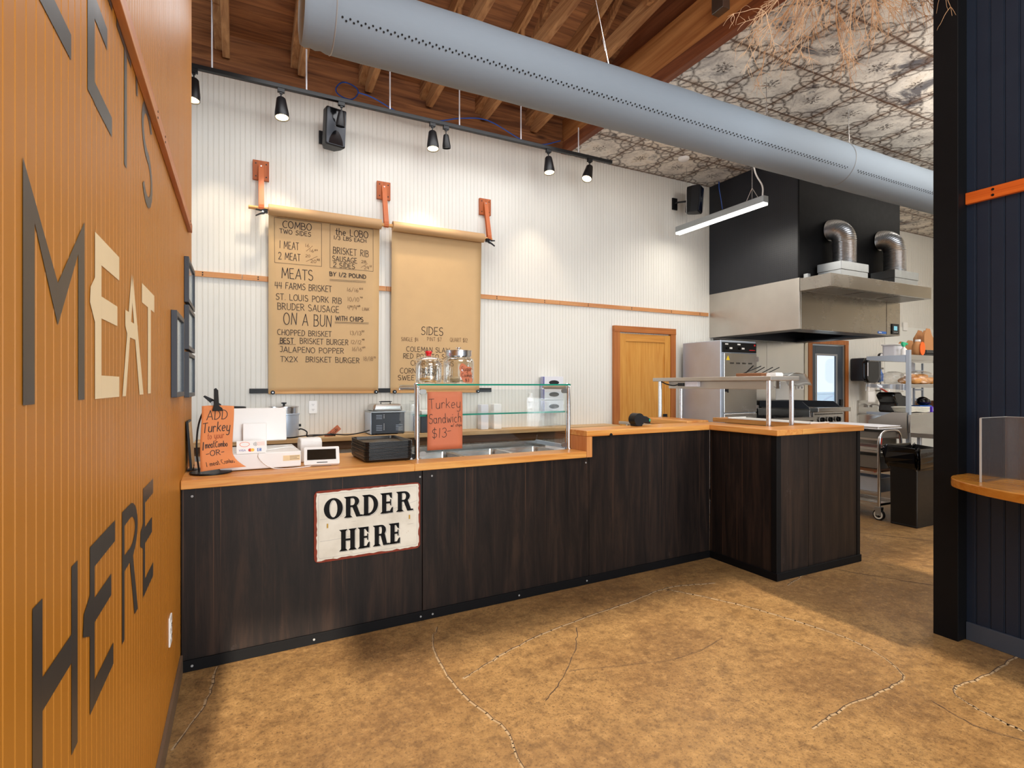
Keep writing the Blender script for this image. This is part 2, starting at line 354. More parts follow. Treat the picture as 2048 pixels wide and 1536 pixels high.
    def _ext(s, o):
        k = len(s.v); s.v += o.v; s.f += [[i+k for i in f] for f in o.f]; s.mi += o.mi; s.sm += o.sm; return s
WM = {}
def obj(name, mb, m, parent=None, local=False, bev=0, solid=0, sub=0, label=None):
    me = bpy.data.meshes.new(name); V_ = mb.v; loc = None
    if parent is not None and not local:
        inv = WM[parent.name].inverted(); V_ = [tuple(inv @ Vector(p)) for p in V_]
    me.from_pydata(V_, [], mb.f); me.update()
    for x in (m if isinstance(m, (list, tuple)) else [m]): me.materials.append(x)
    me.polygons.foreach_set('material_index', mb.mi); me.polygons.foreach_set('use_smooth', mb.sm)
    bm = bmesh.new(); bm.from_mesh(me); bmesh.ops.recalc_face_normals(bm, faces=bm.faces); bm.to_mesh(me); bm.free()
    if any(mb.sm): me.set_sharp_from_angle(angle=R(50))
    o = bpy.data.objects.new(name, me); COL.objects.link(o)
    if parent is not None: o.parent = parent
    WM[o.name] = WM[parent.name] if parent is not None else Matrix.Identity(4)
    if solid: k = o.modifiers.new('thickness', 'SOLIDIFY'); k.thickness = solid; k.offset = 0
    if sub: k = o.modifiers.new('smooth', 'SUBSURF'); k.levels = sub; k.render_levels = sub
    if bev: k = o.modifiers.new('soft_edges', 'BEVEL'); k.width = bev; k.segments = 2; k.limit_method = 'ANGLE'; k.angle_limit = R(40)
    if label: o['label'] = label
    return o
def thing(name, label, cat, loc=(0, 0, 0), rot=0, group=None, mtx=None):
    o = bpy.data.objects.new(name, None); COL.objects.link(o); o.empty_display_size = .05
    m = mtx if mtx is not None else (Matrix.Translation(Vector(loc)) @ Matrix.Rotation(rot, 4, 'Z'))
    o.matrix_world = m; WM[o.name] = m.copy(); o['label'] = label; o['category'] = cat
    if group: o['group'] = group
    return o
def solo(name, mb, m, label, cat, group=None, **kw):
    """a thing that is one mesh: its origin is put at the middle of its base"""
    xs = [p[0] for p in mb.v]; ys = [p[1] for p in mb.v]; zs = [p[2] for p in mb.v]
    b = Vector(((min(xs)+max(xs))/2, (min(ys)+max(ys))/2, min(zs)))
    mb.move(Matrix.Translation(-b)); o = obj(name, mb, m, **kw); o.location = b; WM[o.name] = Matrix.Translation(b)
    o['label'] = label; o['category'] = cat
    if group: o['group'] = group
    return o
def struct(name, mb, m, parent=None, **kw):
    o = obj(name, mb, m, parent, **kw)
    if parent is None: o['kind'] = 'structure'
    return o
def dup(root, label=None, loc=None, mtx=None, group=None):
    r = root.copy(); COL.objects.link(r)
    if mtx is not None: r.matrix_world = mtx
    elif loc is not None: r.location = loc
    WM[r.name] = mtx.copy() if mtx is not None else Matrix.Translation(Vector(r.location)) @ r.rotation_euler.to_matrix().to_4x4()
    if label: r['label'] = label
    if group: r['group'] = group
    for ch in list(root.children):
        c = ch.copy(); COL.objects.link(c); c.parent = r; WM[c.name] = WM[r.name]
        for g in list(ch.children):
            d = g.copy(); COL.objects.link(d); d.parent = c; WM[d.name] = WM[r.name]
    return r
def arc(cx, cy, rx, ry, a0, a1, n=10): return [(cx+rx*math.cos(R(a0+(a1-a0)*i/n)), cy+ry*math.sin(R(a0+(a1-a0)*i/n))) for i in range(n+1)]
def rrect(x0, x1, y0, y1, r, n=5):
    return arc(x1-r, y1-r, r, r, 0, 90, n)+arc(x0+r, y1-r, r, r, 90, 180, n)+arc(x0+r, y0+r, r, r, 180, 270, n)+arc(x1-r, y0+r, r, r, 270, 360, n)
def smooth_path(pts, n=6):
    """Catmull-Rom through points"""
    P = [Vector(p) for p in pts]; P = [P[0]*2-P[1]]+P+[P[-1]*2-P[-2]]; out = []
    for i in range(1, len(P)-2):
        for k in range(n):
            t = k/n; a, b, c, d = P[i-1], P[i], P[i+1], P[i+2]
            out.append(.5*((2*b)+(c-a)*t+(2*a-5*b+4*c-d)*t*t+(3*b-a-3*c+d)*t**3))
    return out+[P[-2]]

# ------------------------------------------------------------------ hand lettering: single-stroke glyphs, height 1
def O_(cx, cy, rx, ry): return arc(cx, cy, rx, ry, 80, 442, 18)
G = {
 'A': (.62, [[(0, 0), (.31, 1), (.62, 0)], [(.11, .33), (.52, .33)]]),
 'B': (.54, [[(.04, 0), (.04, 1)], [(0, 1), (.26, .98)]+arc(.26, .76, .22, .22, 90, -90)+[(.06, .54)], [(.26, .54)]+arc(.28, .27, .26, .27, 90, -90)+[(0, 0)]]),
 'C': (.58, [arc(.34, .5, .34, .5, 55, 305, 14)]),
 'D': (.60, [[(.05, 0), (.05, 1)], [(0, 1), (.14, 1)]+arc(.12, .5, .46, .5, 88, -88, 14)+[(0, 0)]]),
 'E': (.48, [[(.46, 1), (.03, .98), (.03, .02), (.48, 0)], [(.03, .52), (.40, .52)]]),
 'F': (.46, [[(.46, 1), (.03, .98), (.03, 0)], [(.03, .54), (.38, .54)]]),
 'G': (.64, [arc(.36, .5, .36, .5, 55, 300, 14)+[(.60, .12), (.60, .42), (.36, .42)]]),
 'H': (.58, [[(.03, 0), (.03, 1)], [(.55, 0), (.55, 1)], [(.03, .5), (.55, .5)]]),
 'I': (.14, [[(.07, 0), (.07, 1)]]),
 'J': (.44, [[(.14, 1), (.42, 1), (.40, .25)]+arc(.22, .22, .18, .22, 0, -150)]),
 'K': (.56, [[(.04, 0), (.04, 1)], [(.52, 1), (.05, .42)], [(.2, .56), (.56, 0)]]),
 'L': (.46, [[(.04, 1), (.04, .02), (.46, 0)]]),
 'M': (.74, [[(.02, 0), (.08, 1), (.37, .25), (.66, 1), (.73, 0)]]),
 'N': (.60, [[(.03, 0), (.05, 1), (.55, 0), (.57, 1)]]),
 'O': (.66, [O_(.33, .5, .32, .5)]),
 'P': (.52, [[(.05, 0), (.05, 1)], [(0, 1), (.26, .98)]+arc(.26, .74, .25, .25, 90, -90)+[(.05, .48)]]),
 'Q': (.66, [O_(.33, .5, .32, .5), [(.4, .25), (.66, -.05)]]),
 'R': (.56, [[(.05, 0), (.05, 1)], [(0, 1), (.26, .98)]+arc(.26, .75, .25, .24, 90, -90)+[(.06, .5)], [(.22, .5), (.56, 0)]]),
 'S': (.52, [arc(.27, .76, .23, .24, 40, 255, 10)+arc(.25, .26, .25, .26, 80, -150, 12)]),
 'T': (.56, [[(0, 1), (.56, 1)], [(.28, 1), (.28, 0)]]),
 'U': (.58, [[(.03, 1), (.03, .3)]+arc(.29, .28, .26, .28, 180, 360)+[(.55, 1)]]),
 'V': (.58, [[(0, 1), (.29, 0), (.58, 1)]]),
 'W': (.80, [[(0, 1), (.2, 0), (.4, .8), (.6, 0), (.8, 1)]]),
 'X': (.58, [[(0, 1), (.58, 0)], [(.56, 1), (.02, 0)]]),
 'Y': (.56, [[(0, 1), (.28, .5), (.56, 1)], [(.28, .5), (.28, 0)]]),
 'Z': (.56, [[(0, 1), (.54, 1), (0, 0), (.56, 0)]]),
 '0': (.50, [O_(.25, .5, .24, .5)]),
 '1': (.20, [[(.1, 0), (.1, 1)]]),
 '2': (.52, [arc(.25, .73, .23, .27, 165, -40, 10)+[(0, 0), (.52, .02)]]),
 '3': (.48, [arc(.22, .76, .2, .24, 150, -90, 10)+arc(.22, .26, .24, .26, 90, -150, 12)]),
 '4': (.52, [[(.1, 1), (.02, .42), (.52, .42)], [(.42, 1), (.40, 0)]]),
 '5': (.48, [[(.46, 1), (.08, 1), (.05, .58)]+arc(.22, .3, .25, .31, 120, -140, 12)]),
 '6': (.48, [[(.36, 1), (.08, .45)]+arc(.25, .25, .22, .25, 150, 500, 14)]),
 '7': (.48, [[(0, 1), (.48, 1), (.15, 0)]]),
 '8': (.48, [O_(.24, .76, .19, .24), O_(.24, .26, .24, .26)]),
 '9': (.48, [O_(.23, .72, .22, .28), [(.45, .75), (.40, 0)]]),
 '/': (.42, [[(0, -.1), (.42, 1.1)]]), '.': (.12, [[(.04, 0), (.08, .03)]]), '-': (.4, [[(.02, .45), (.38, .47)]]), ' ': (.34, []),
 "'": (.12, [[(.06, 1.05), (.04, .8)]]),
 '$': (.50, [arc(.27, .72, .22, .22, 40, 255, 10)+arc(.25, .28, .23, .24, 80, -150, 12), [(.26, 1.12), (.24, -.12)]]),
 'a': (.46, [O_(.2, .28, .2, .28), [(.41, .58), (.40, .1), (.47, 0)]]),
 'b': (.44, [[(.03, 1), (.03, 0)], O_(.23, .27, .2, .27)]),
 'c': (.38, [arc(.22, .28, .21, .28, 55, 305, 10)]),
 'd': (.46, [O_(.2, .28, .2, .28), [(.41, 1), (.40, .1), (.46, 0)]]),
 'e': (.42, [[(.02, .28), (.39, .32)]+arc(.21, .29, .19, .29, 10, 310, 12)]),
 'g': (.44, [O_(.2, .28, .2, .28), [(.40, .58), (.39, -.2)]+arc(.2, -.2, .19, .2, 0, -150)]),
 'h': (.44, [[(.03, 1), (.03, 0)], [(.03, .3)]+arc(.22, .34, .18, .24, 160, 0)+[(.41, 0)]]),
 'i': (.12, [[(.06, .58), (.06, 0)], [(.05, .8), (.08, .84)]]),
 'k': (.44, [[(.03, 1), (.03, 0)], [(.40, .62), (.04, .25)], [(.15, .34), (.44, 0)]]),
 'm': (.66, [[(.03, .58), (.03, 0)], [(.03, .3)]+arc(.18, .34, .14, .22, 160, 0)+[(.33, 0)], [(.33, .3)]+arc(.48, .34, .14, .22, 160, 0)+[(.63, 0)]]),
 'n': (.44, [[(.03, .58), (.03, 0)], [(.03, .3)]+arc(.22, .34, .18, .24, 160, 0)+[(.41, 0)]]),
 'o': (.44, [O_(.22, .28, .21, .28)]),
 'p': (.44, [[(.03, .58), (.03, -.4)], O_(.23, .28, .2, .28)]),
 'r': (.34, [[(.03, .58), (.03, 0)], [(.03, .3)]+arc(.2, .34, .16, .24, 160, 40)]),
 's': (.36, [arc(.19, .43, .15, .15, 40, 255, 8)+arc(.18, .15, .17, .15, 80, -150, 9)]),
 't': (.34, [[(.16, .95), (.16, .12)]+arc(.27, .12, .11, .12, 180, 300, 5), [(0, .62), (.33, .62)]]),
 'u': (.44, [[(.03, .58), (.03, .22)]+arc(.21, .2, .18, .2, 180, 350)+[(.40, .58), (.42, 0)]]),
 'w': (.62, [[(0, .58), (.15, 0), (.3, .45), (.45, 0), (.6, .58)]]),
 'y': (.44, [[(.03, .58), (.03, .22)]+arc(.21, .2, .18, .2, 180, 350), [(.41, .58), (.39, -.2)]+arc(.2, -.22, .19, .2, 0, -140)]),
}
def ribbon(mb, pts, w, fn, mi=0):
    """a flat stroke of width w along 2-D points, mapped by fn(u, v)"""
    for (a, b), (c, d) in zip(pts[:-1], pts[1:]):
        L = math.hypot(c-a, d-b)
        if L < 1e-7: continue
        ux, uy = (c-a)/L, (d-b)/L; e = w*.32; px, py = -uy*w/2, ux*w/2
        mb.add([fn(a-ux*e+px, b-uy*e+py), fn(a-ux*e-px, b-uy*e-py), fn(c+ux*e-px, d+uy*e-py), fn(c+ux*e+px, d+uy*e+py)], [(0, 1, 2, 3)], mi)
def write(mb, txt, u0, v0, h, width, pen, fn, slope=0, mi=0, jit=.03, gap=.16):
    tot = sum(G[ch][0]+gap for ch in txt)-gap; k = (width/tot) if width else h*.85; x = u0; rnd = random.Random(len(txt)*7+int(h*1e4))
    for ch in txt:
        w_, strokes = G[ch]; dy = (rnd.random()-.5)*jit*2*h; t = (rnd.random()-.5)*.12
        for st in strokes:
            ribbon(mb, [(x+(p[0]+p[1]*t)*k, v0+dy+p[1]*h+slope*(x-u0+p[0]*k)) for p in st], pen, fn, mi)
        x += (w_+gap)*k
    return mb

# ------------------------------------------------------------------ setting
YB, XL, ZC = 5.33, -.258, 4.09      # back wall, left partition face, tin ceiling height
def beadwall(a0, a1, z0, z1, fn, pitch=.0413, g=.0048, d=.0032, thick=.10, bead=True):
    """grooved board wall: fn(a, w, z) -> point, w = depth behind the face"""
    mb = MB(); prof = [(a0, 0)]; a = a0+pitch*.5; k = 0
    while a < a1-pitch*.4:
        prof += [(a-g/2, 0), (a-g*.18, d), (a+g*.18, d), (a+g/2, 0)]
        if bead: prof += [(a+g*1.3-g*.3, 0), (a+g*1.3, d*.55), (a+g*1.3+g*.3, 0)]
        a += pitch
    prof.append((a1, 0)); n = len(prof)
    P = [fn(u, w, z) for z in (z0, z1) for u, w in prof]
    mb.add(P, [(i, i+1, i+1+n, i+n) for i in range(n-1)])
    c = [fn(u, w, z) for z in (z0, z1) for w in (0, thick) for u in (a0, a1)]
    mb.add(c, [(2, 3, 7, 6), (0, 2, 6, 4), (1, 5, 7, 3), (4, 6, 7, 5), (0, 1, 3, 2)])
    return mb
# floor with its cracks (the crack filler is part of the floor's own mesh)
fl = MB().box(-5, 12.2, -3, 6, -.1, 0)
CR = [([(1.03, 3.0), (.93, 2.79), (.90, 2.35), (.97, 1.98), (.93, 1.78), (.92, 1.45), (.90, 1.1)], .008, 1),
      ([(.96, 2.42), (1.20, 2.53), (1.60, 2.67), (2.25, 2.78), (2.66, 2.86), (3.02, 2.78)], .012, 1),
      ([(2.62, 2.83), (2.66, 2.80), (2.83, 2.50), (2.95, 2.17), (3.02, 1.80), (2.90, 1.50), (2.70, 1.45), (2.37, 1.45), (2.1, 1.42)], .010, 1),
      ([(3.62, 1.32), (3.22, 1.30), (2.96, 1.31), (2.88, 1.22), (2.85, 1.05), (2.86, .9), (2.85, .7)], .010, 1),
      ([(3.45, 2.52), (3.60, 2.56), (3.80, 2.62), (4.02, 2.66)], .010, 1), ([(4.02, 2.66), (4.23, 2.27), (4.45, 1.9)], .007, 2), ([(4.45, 1.9), (4.7, 1.2)], .007, 2),
      ([(5.15, 3.30), (5.55, 2.7), (6.0, 2.1)], .006, 2), ([(-.1, 3.08), (-.13, 2.78), (-.23, 2.45)], .008, 1),
      ([(1.75, 2.63), (1.60, 2.42), (1.38, 2.20), (1.22, 2.08)], .004, 2), ([(2.75, 1.30), (2.72, 1.12), (2.8, .95)], .004, 2), ([(1.45, 2.25), (2.0, 2.1), (2.4, 2.15)], .003, 2)]
rnd = random.Random(3)
for pts, w, mi in CR:
    sp = smooth_path([(x, y, 0) for x, y in pts], 7)
    q = [(p.x+(rnd.random()-.5)*.010, p.y+(rnd.random()-.5)*.010) for p in sp]
    for off, ww, m2 in ((0, w, mi), (.006, w*.35, 2)):
        for (a, b), (c, d) in zip(q[:-1], q[1:]):
            k = ww*(.6+rnd.random()*.9)
            ribbon(fl, [(a+off, b+off), (c+off, d+off)], k, lambda u, v, _o=off: (u, v, .0006+_o*.05), m2)
struct('floor', fl, [M['concrete'], M['crack_pale'], M['crack_dark']])
# back wall, in pieces round the kitchen doorway
bw = MB(); FB = lambda a, w, z: (a, YB+w, z)
for a0, a1, z0, z1 in ((-4.6, 7.845, 0, ZC+.1), (7.845, 8.665, 2.04, ZC+.1), (8.665, 11.4, 0, ZC+.1)): bw.ext(beadwall(a0, a1, z0, z1, FB))
struct('wall_back', bw, M['white_wall'])
pn = MB().box(9.78, 11.4, YB-.006, YB-.0005, 0, 2.42); pn.box(11.392, 11.399, .5, YB-.006, 0, 2.42)
struct('trim_3', pn, M['frp'])
struct('wall_kitchen', MB().box(11.4, 11.5, -3, YB+.1, 0, ZC), M['plaster'])
wl = beadwall(.12, 3.79, 0, 5.9, lambda a, w, z: (XL-w, a, z), .0405, .0052, .006, .12, False)
wl_o = struct('wall_left', wl, M['orange_wall'])
# painted lettering on the partition, in (y, z)
LD, LC = MB(), MB()
WQ = [0]
def wq(mb, *quads):
    for q in quads: WQ[0] += 1; mb.add([(XL+.0010+.00003*(WQ[0] % 12), y, z) for y, z in q], [tuple(range(len(q)))])
def rc(y0, y1, z0, z1): return [(y0, z0), (y1, z0), (y1, z1), (y0, z1)]
def band(mb, outer, inner):
    for i in range(len(outer)-1): wq(mb, [outer[i], outer[i+1], inner[i+1], inner[i]])
wq(LD, rc(.94, .985, 1.966, 2.30), rc(.985, 1.166, 1.966, 2.010))                                              # L
wq(LD, rc(1.278, 1.334, 1.972, 2.30), rc(1.334, 1.498, 1.970, 2.014), rc(1.334, 1.449, 2.140, 2.186), rc(1.334, 1.50, 2.256, 2.30))
wq(LD, rc(1.55, 1.742, 2.254, 2.297), rc(1.643, 1.678, 1.963, 2.254))                                          # T
wq(LD, [(1.806, 2.30), (1.842, 2.303), (1.842, 2.225), (1.822, 2.222)])
def S_(y0, y1, z0, z1, t):
    h = (z1-z0); cy = (y0+y1)/2; ry = (y1-y0)/2; rz = h/4+t/4
    o1 = arc(cy, z1-rz, ry, rz, 25, 270, 12)+arc(cy, z0+rz, ry-t*1.1, rz-t, 90, -150, 12)
    i1 = arc(cy, z1-rz, ry-t*1.1, rz-t, 25, 270, 12)+arc(cy, z0+rz, ry, rz, 90, -150, 12)
    band(LD, o1, i1)
S_(1.915, 2.135, 1.968, 2.287, .034)
wq(LD, [(.934, 1.383), (.980, 1.383), (.980, 1.640), (.934, 1.714)], [(1.212, 1.383), (1.256, 1.383), (1.256, 1.714), (1.212, 1.645)],
   [(.934, 1.714), (.980, 1.640), (1.09, 1.505), (1.09, 1.572)], [(1.09, 1.505), (1.212, 1.645), (1.256, 1.714), (1.09, 1.572)])     # M
wq(LC, rc(1.336, 1.393, 1.382, 1.716), rc(1.393, 1.58, 1.660, 1.716), rc(1.393, 1.558, 1.549, 1.595), rc(1.393, 1.58, 1.382, 1.430),
   [(1.336, 1.625), (1.30, 1.60), (1.295, 1.57), (1.336, 1.535)])
wq(LC, [(1.619, 1.382), (1.665, 1.382), (1.760, 1.640), (1.745, 1.708)], [(1.874, 1.382), (1.945, 1.382), (1.762, 1.708), (1.748, 1.650)], rc(1.69, 1.84, 1.535, 1.578),
   [(1.69, 1.535), (1.655, 1.56), (1.655, 1.60), (1.71, 1.60)])
wq(LC, rc(1.918, 2.179, 1.655, 1.712), rc(2.034, 2.099, 1.383, 1.655))
wq(LD, rc(.972, 1.015, .776, 1.098), rc(1.168, 1.207, .774, 1.098), rc(1.015, 1.168, .933, .982))               # H
wq(LD, rc(1.296, 1.334, .773, 1.097), rc(1.334, 1.531, 1.049, 1.097), rc(1.334, 1.49, .938, .986), rc(1.334, 1.512, .773, .822),
   [(1.296, 1.005), (1.250, .985), (1.243, .945), (1.296, .925)])
wq(LD, rc(1.616, 1.646, .772, 1.097))
band(LD, [(1.646, 1.097)]+arc(1.72, 1.020, .124, .077, 80, -80, 10)+[(1.646, .943)], [(1.646, 1.057)]+arc(1.72, 1.020, .082, .040, 80, -80, 10)+[(1.646, .982)])
wq(LD, [(1.715, .960), (1.765, .952), (1.846, .776), (1.792, .780)])                                           # R
wq(LD, rc(1.940, 1.978, .773, 1.099), rc(1.978, 2.154, 1.050, 1.098), rc(1.978, 2.125, .926, .975), rc(1.978, 2.154, .773, .818),
   [(1.940, .995), (1.895, .98), (1.888, .94), (1.940, .92)])
obj('lettering', LD, M['letter_dark'], wl_o, label="charcoal painted words LET'S M HERE"); obj('lettering', LC, M['letter_cream'], wl_o, label='cream painted word EAT')
tr = MB().box(XL+.0005, XL+.02, .13, 3.55, 2.272, 2.318)
for y in (2.1, 2.3, 3.42): 
    for z in (2.285, 2.305): tr.cyl((XL+.019, y, z), (XL+.0215, y, z), .004, n=8, mi=1)
struct('trim_1', tr, [M['batten'], M['black']], bev=.002)
struct('baseboard_left', MB().box(XL+.0005, XL+.012, .13, 3.08, 0, .09), M['brown_base'])
tr = MB()
for a0, a1 in ((-4, .02), (.025, 1.29), (1.295, 3.30), (3.305, 5.66)): tr.box(a0, a1, YB-.016, YB-.0005, 2.338, 2.384)
for x in (-.28, .15, 2.5, 3.1, 3.7, 4.35, 5.0, 5.5):
    for z in (2.352, 2.371): tr.cyl((x, YB-.0155, z), (x, YB-.018, z), .006, n=8, mi=1)
struct('trim_2', tr, [M['batten_x'], M['black']])
# right partition with its end post
struct('wall_right', beadwall(-3, 1.60, 0, ZC-.002, lambda a, w, z: (3.612+w, a, z), .062, .005, .004, .12), M['navy_wall'])
struct('trim_4', MB().box(3.520, 3.80, 1.54, 1.66, 0, ZC-.004), M['navy_flat'], bev=.003)
struct('baseboard_right', MB().box(3.597, 3.6115, -3, 1.538, 0, .098), M['grey_base'], bev=.002)
tr = MB().box(3.590, 3.6115, -3, 1.538, 2.408, 2.472)
for z in (2.425, 2.455): tr.cyl((3.591, 1.415, z), (3.588, 1.415, z), .007, n=8, mi=1)
struct('trim_5', tr, [M['orange_batten'], M['black']], bev=.002)
# front wall with its big shop windows (behind the camera)
fw = MB()
for x0, x1, z0, z1 in ((-5, -1.5, 0, 7), (-1.5, .12, 3.52, 7), (.12, 2.98, 3.16, 7), (-1.5, 2.98, 0, .35), (2.98, 4.25, 0, 7), (4.25, 5.05, 0, 2.5), (4.25, 5.05, 3.05, 7), (5.05, 11.5, 0, .8), (5.05, 5.2, .8, 7), (5.2, 8.6, 3.0, 7), (8.6, 11.5, .8, 7)): fw.box(x0, x1, -2.75, -2.6, z0, z1)
struct('wall_front', fw, M['front_wall'])
struct('wall_side', MB().box(-5, -4.9, -2.6, 3.2, 0, 7), M['plaster'])
# tin ceiling, header closure and the open roof deck
struct('ceiling', MB().box(3.40, 11.5, -3, YB+.1, ZC, ZC+.05), M['tin'])
struct('wall_header', MB().box(3.42, 3.50, -3, YB+.1, ZC+.05, 7.6), M['beam_dark'])
DS = .30                                    # roof pitch
def dz(y): return 4.44+DS*(5.43-y)
dk = MB(); y = 5.43; k = 0
while y > -3:
    y2 = y-.186; dk.add([(x, yy, dz(yy)+t) for t in (0, .03) for yy in (y-.002, y2+.002) for x in (-5, 3.5)],
           [(0, 1, 3, 2), (4, 6, 7, 5), (0, 4, 5, 1), (2, 3, 7, 6), (0, 2, 6, 4), (1, 5, 7, 3)]); y = y2
struct('ceiling_deck', dk, M['deck'])
struct('trim_6', MB().box(-5, 3.40, YB+.001, YB+.08, ZC+.08, 4.52).box(-5, 3.40, YB-.04, YB+.001, ZC+.005, 4.22), M['deck'])
# doors
d1 = MB(); 
d1o = struct('door_1', MB().box(4.150, 4.965, YB-.022, YB-.002, .01, 2.045), M['door_wood'])
fr = MB()
for x0, x1 in ((4.150, 4.245), (4.87, 4.965)): fr.box(x0, x1, YB-.034, YB-.022, .01, 2.045)
obj('stile', fr, M['door_wood'], d1o, bev=.002)
obj('rail', MB().box(4.245, 4.87, YB-.034, YB-.022, 1.95, 2.045).box(4.245, 4.87, YB-.034, YB-.022, .01, .22), M['door_wood_x'], d1o, bev=.002)
fr = MB().box(4.062, 4.148, YB-.045, YB-.0005, 0, 2.06).box(4.967, 5.050, YB-.045, YB-.0005, 0, 2.06)
obj('casing', fr, M['casing'], d1o, bev=.002); obj('head_casing', MB().box(4.062, 5.05, YB-.05, YB-.0005, 2.06, 2.135), M['casing_x'], d1o, bev=.002)
h = MB().box(4.84, 4.90, YB-.05, YB-.034, .95, 1.04).cyl((4.87, YB-.05, .995), (4.87, YB-.08, .995), .012, n=10).box(4.77, 4.88, YB-.092, YB-.078, .988, 1.002)
obj('door_handle', h, M['black'], d1o, bev=.002)
d2 = MB()
for b in ((7.85, 7.97, .01, 2.03), (8.51, 8.66, .01, 2.03), (7.97, 8.51, 1.90, 2.03), (7.97, 8.51, .01, .72)): d2.box(b[0], b[1], YB+.02, YB+.065, b[2], b[3])
d2o = struct('door_2', d2, M['dark_door'], bev=.003)
obj('pane', MB().box(7.97, 8.51, YB+.036, YB+.042, .72, 1.90), M['pane'], d2o)
fr = MB(); 
for b in ((7.97, 8.0, .72, 1.90), (8.48, 8.51, .72, 1.90), (8.0, 8.48, 1.87, 1.90), (8.0, 8.48, .72, .75)): fr.box(b[0], b[1], YB+.012, YB+.02, b[2], b[3])
obj('glazing_frame', fr, M['grey'], d2o)
obj('casing', MB().box(7.75, 7.845, YB-.02, YB-.0005, 0, 2.05).box(8.665, 8.75, YB-.02, YB-.0005, 0, 2.05).box(7.75, 8.75, YB-.022, YB-.0005, 2.05, 2.12), M['casing'], d2o)
obj('door_handle', MB().cyl((8.60, YB+.02, 1.0), (8.60, YB-.04, 1.0), .012, n=10).box(8.52, 8.61, YB-.05, YB-.035, .985, 1.015).box(8.57, 8.63, YB, YB+.02, 1.08, 1.18), M['black'], d2o)
struct('ground_outside', MB().box(3, 22, YB+.2, 20, -.12, -.02), M['outside'])
solo('yard_post', MB().box(9.55, 9.75, 6.9, 7.1, -.02, 3.0).box(9.45, 9.85, 6.8, 7.2, -.02, .12), M['outpost'], 'blue grey square post in the yard seen through the glazed kitchen door', 'post')
solo('yard_fence', MB().box(7, 20, 12, 12.05, .0, 1.1).box(7, 20, 11.98, 12.07, 1.1, 1.16).box(7, 20, 11.95, 12.1, -.02, .1), M['outpost'], 'low pale fence far outside beyond the glazed kitchen door', 'fence')

# ------------------------------------------------------------------ order counter (its front runs 2 degrees off the wall line)
CM = Matrix.Translation(Vector((XL, 3.093, 0))) @ Matrix.Rotation(R(2.0), 4, 'Z')     # local u along, v back
def cw(u, v, z): return CM @ Vector((u, v, z))
def cframe(u, v, z, rot=0): return Matrix.Translation(cw(u, v, z)) @ Matrix.Rotation(R(2.0+rot), 4, 'Z')
t = thing('order_counter', 'long dark-stained order counter with black kick strip and peninsula end', 'counter', mtx=CM)
UX = 3.705                                                           # inner corner
for a0, a1, z1 in ((.004, 1.238, .897), (1.242, 2.478, .897), (2.482, UX, 1.043)):
    obj('front_panel', MB().box(a0, a1, 0, .02, .03, z1), M['panel'], t, local=True, bev=.0015)
obj('kick_strip', MB().box(.002, UX-.012, -.012, -.0003, .001, .056), M['navy_flat'], t, local=True, bev=.001)
PX0, PX1, PY0 = 3.446, 4.435, 2.607
for b in ((PX0, PX0+.02, PY0+.035, 3.222), ): obj('front_panel', MB().box(b[0], b[1], b[2], b[3], .03, 1.043), M['panel'], t, bev=.0015)
obj('front_panel', MB().box(PX0+.045, 3.80, PY0, PY0+.02, .03, 1.043).box(3.803, PX1-.03, PY0, PY0+.02, .03, 1.043), M['panel'], t, bev=.0015)
obj('front_panel', MB().box(PX1-.02, PX1, PY0+.03, 3.9, .03, 1.043), M['panel'], t, bev=.0015)
ang2 = MB().box(PX1-.035, PX1+.004, PY0-.004, PY0+.004, 0, 1.043); ang = MB().box(PX0-.004, PX0+.045, PY0-.004, PY0+.004, .0, 1.043).box(PX0-.004, PX0+.004, PY0+.004, PY0+.04, 0, 1.043)
obj('corner_angle', ang, M['navy_flat'], t); obj('corner_angle', ang2, M['navy_flat'], t)
obj('kick_strip', MB().box(PX0-.012, PX0-.004, PY0-.01, 3.215, .001, .056).box(PX0-.012, PX1+.006, PY0-.014, PY0-.004, .001, .056), M['navy_flat'], t, bev=.001)
obj('carcass', MB().box(.02, 1.18, .03, .68, .06, .895).box(1.2, 2.46, .03, .14, .06, .895).box(2.5, 3.69, .03, .22, .06, 1.04), M['navy_flat'], t, local=True)
obj('carcass', MB().box(3.48, 3.62, 2.64, 3.2, .06, 1.04).box(3.62, 4.40, 2.64, 2.80, .06, 1.04), M['navy_flat'], t)
sc = MB()
for u in (.05, .62, 1.225, 1.30, 1.9, 2.45): 
    for z in ((.86, .028) if u in (.05, 1.225, 1.3, 2.45) else (.028,)): sc.cyl((u, -.0005-(.0125 if z < .05 else 0), z), (u, -.003-(.0125 if z < .05 else 0), z), .006, n=8)
obj('screw', sc, M['grey'], t, local=True)
# wooden worktop: order level, riser and raised bar
t = thing('worktop', 'thick oiled fir worktop stepping up to a raised bar ledge', 'worktop', mtx=CM)
obj('order_ledge', MB().box(.002, 1.185, -.022, .72, .899, .942).box(1.185, 2.442, -.022, .165, .899, .942), M['counter_wood'], t, local=True, bev=.004)
obj('riser', MB().box(2.444, 2.492, -.022, .25, .899, 1.044), M['counter_wood_z'], t, local=True, bev=.003)
obj('bar_ledge', MB().box(2.444, 3.68, -.022, .25, 1.045, 1.086), M['counter_wood'], t, local=True, bev=.004)
obj('bar_ledge', MB().box(3.424, 3.70, 2.584, 3.44, 1.045, 1.0862), M['counter_wood_y'], t, bev=.004)
obj('bar_ledge', MB().box(3.702, 4.462, 2.584, 2.85, 1.045, 1.0858), M['counter_wood'], t, bev=.004)
obj('bar_ledge', MB().box(4.21, 4.462, 2.852, 3.9, 1.045, 1.0858), M['counter_wood_y'], t, bev=.004)
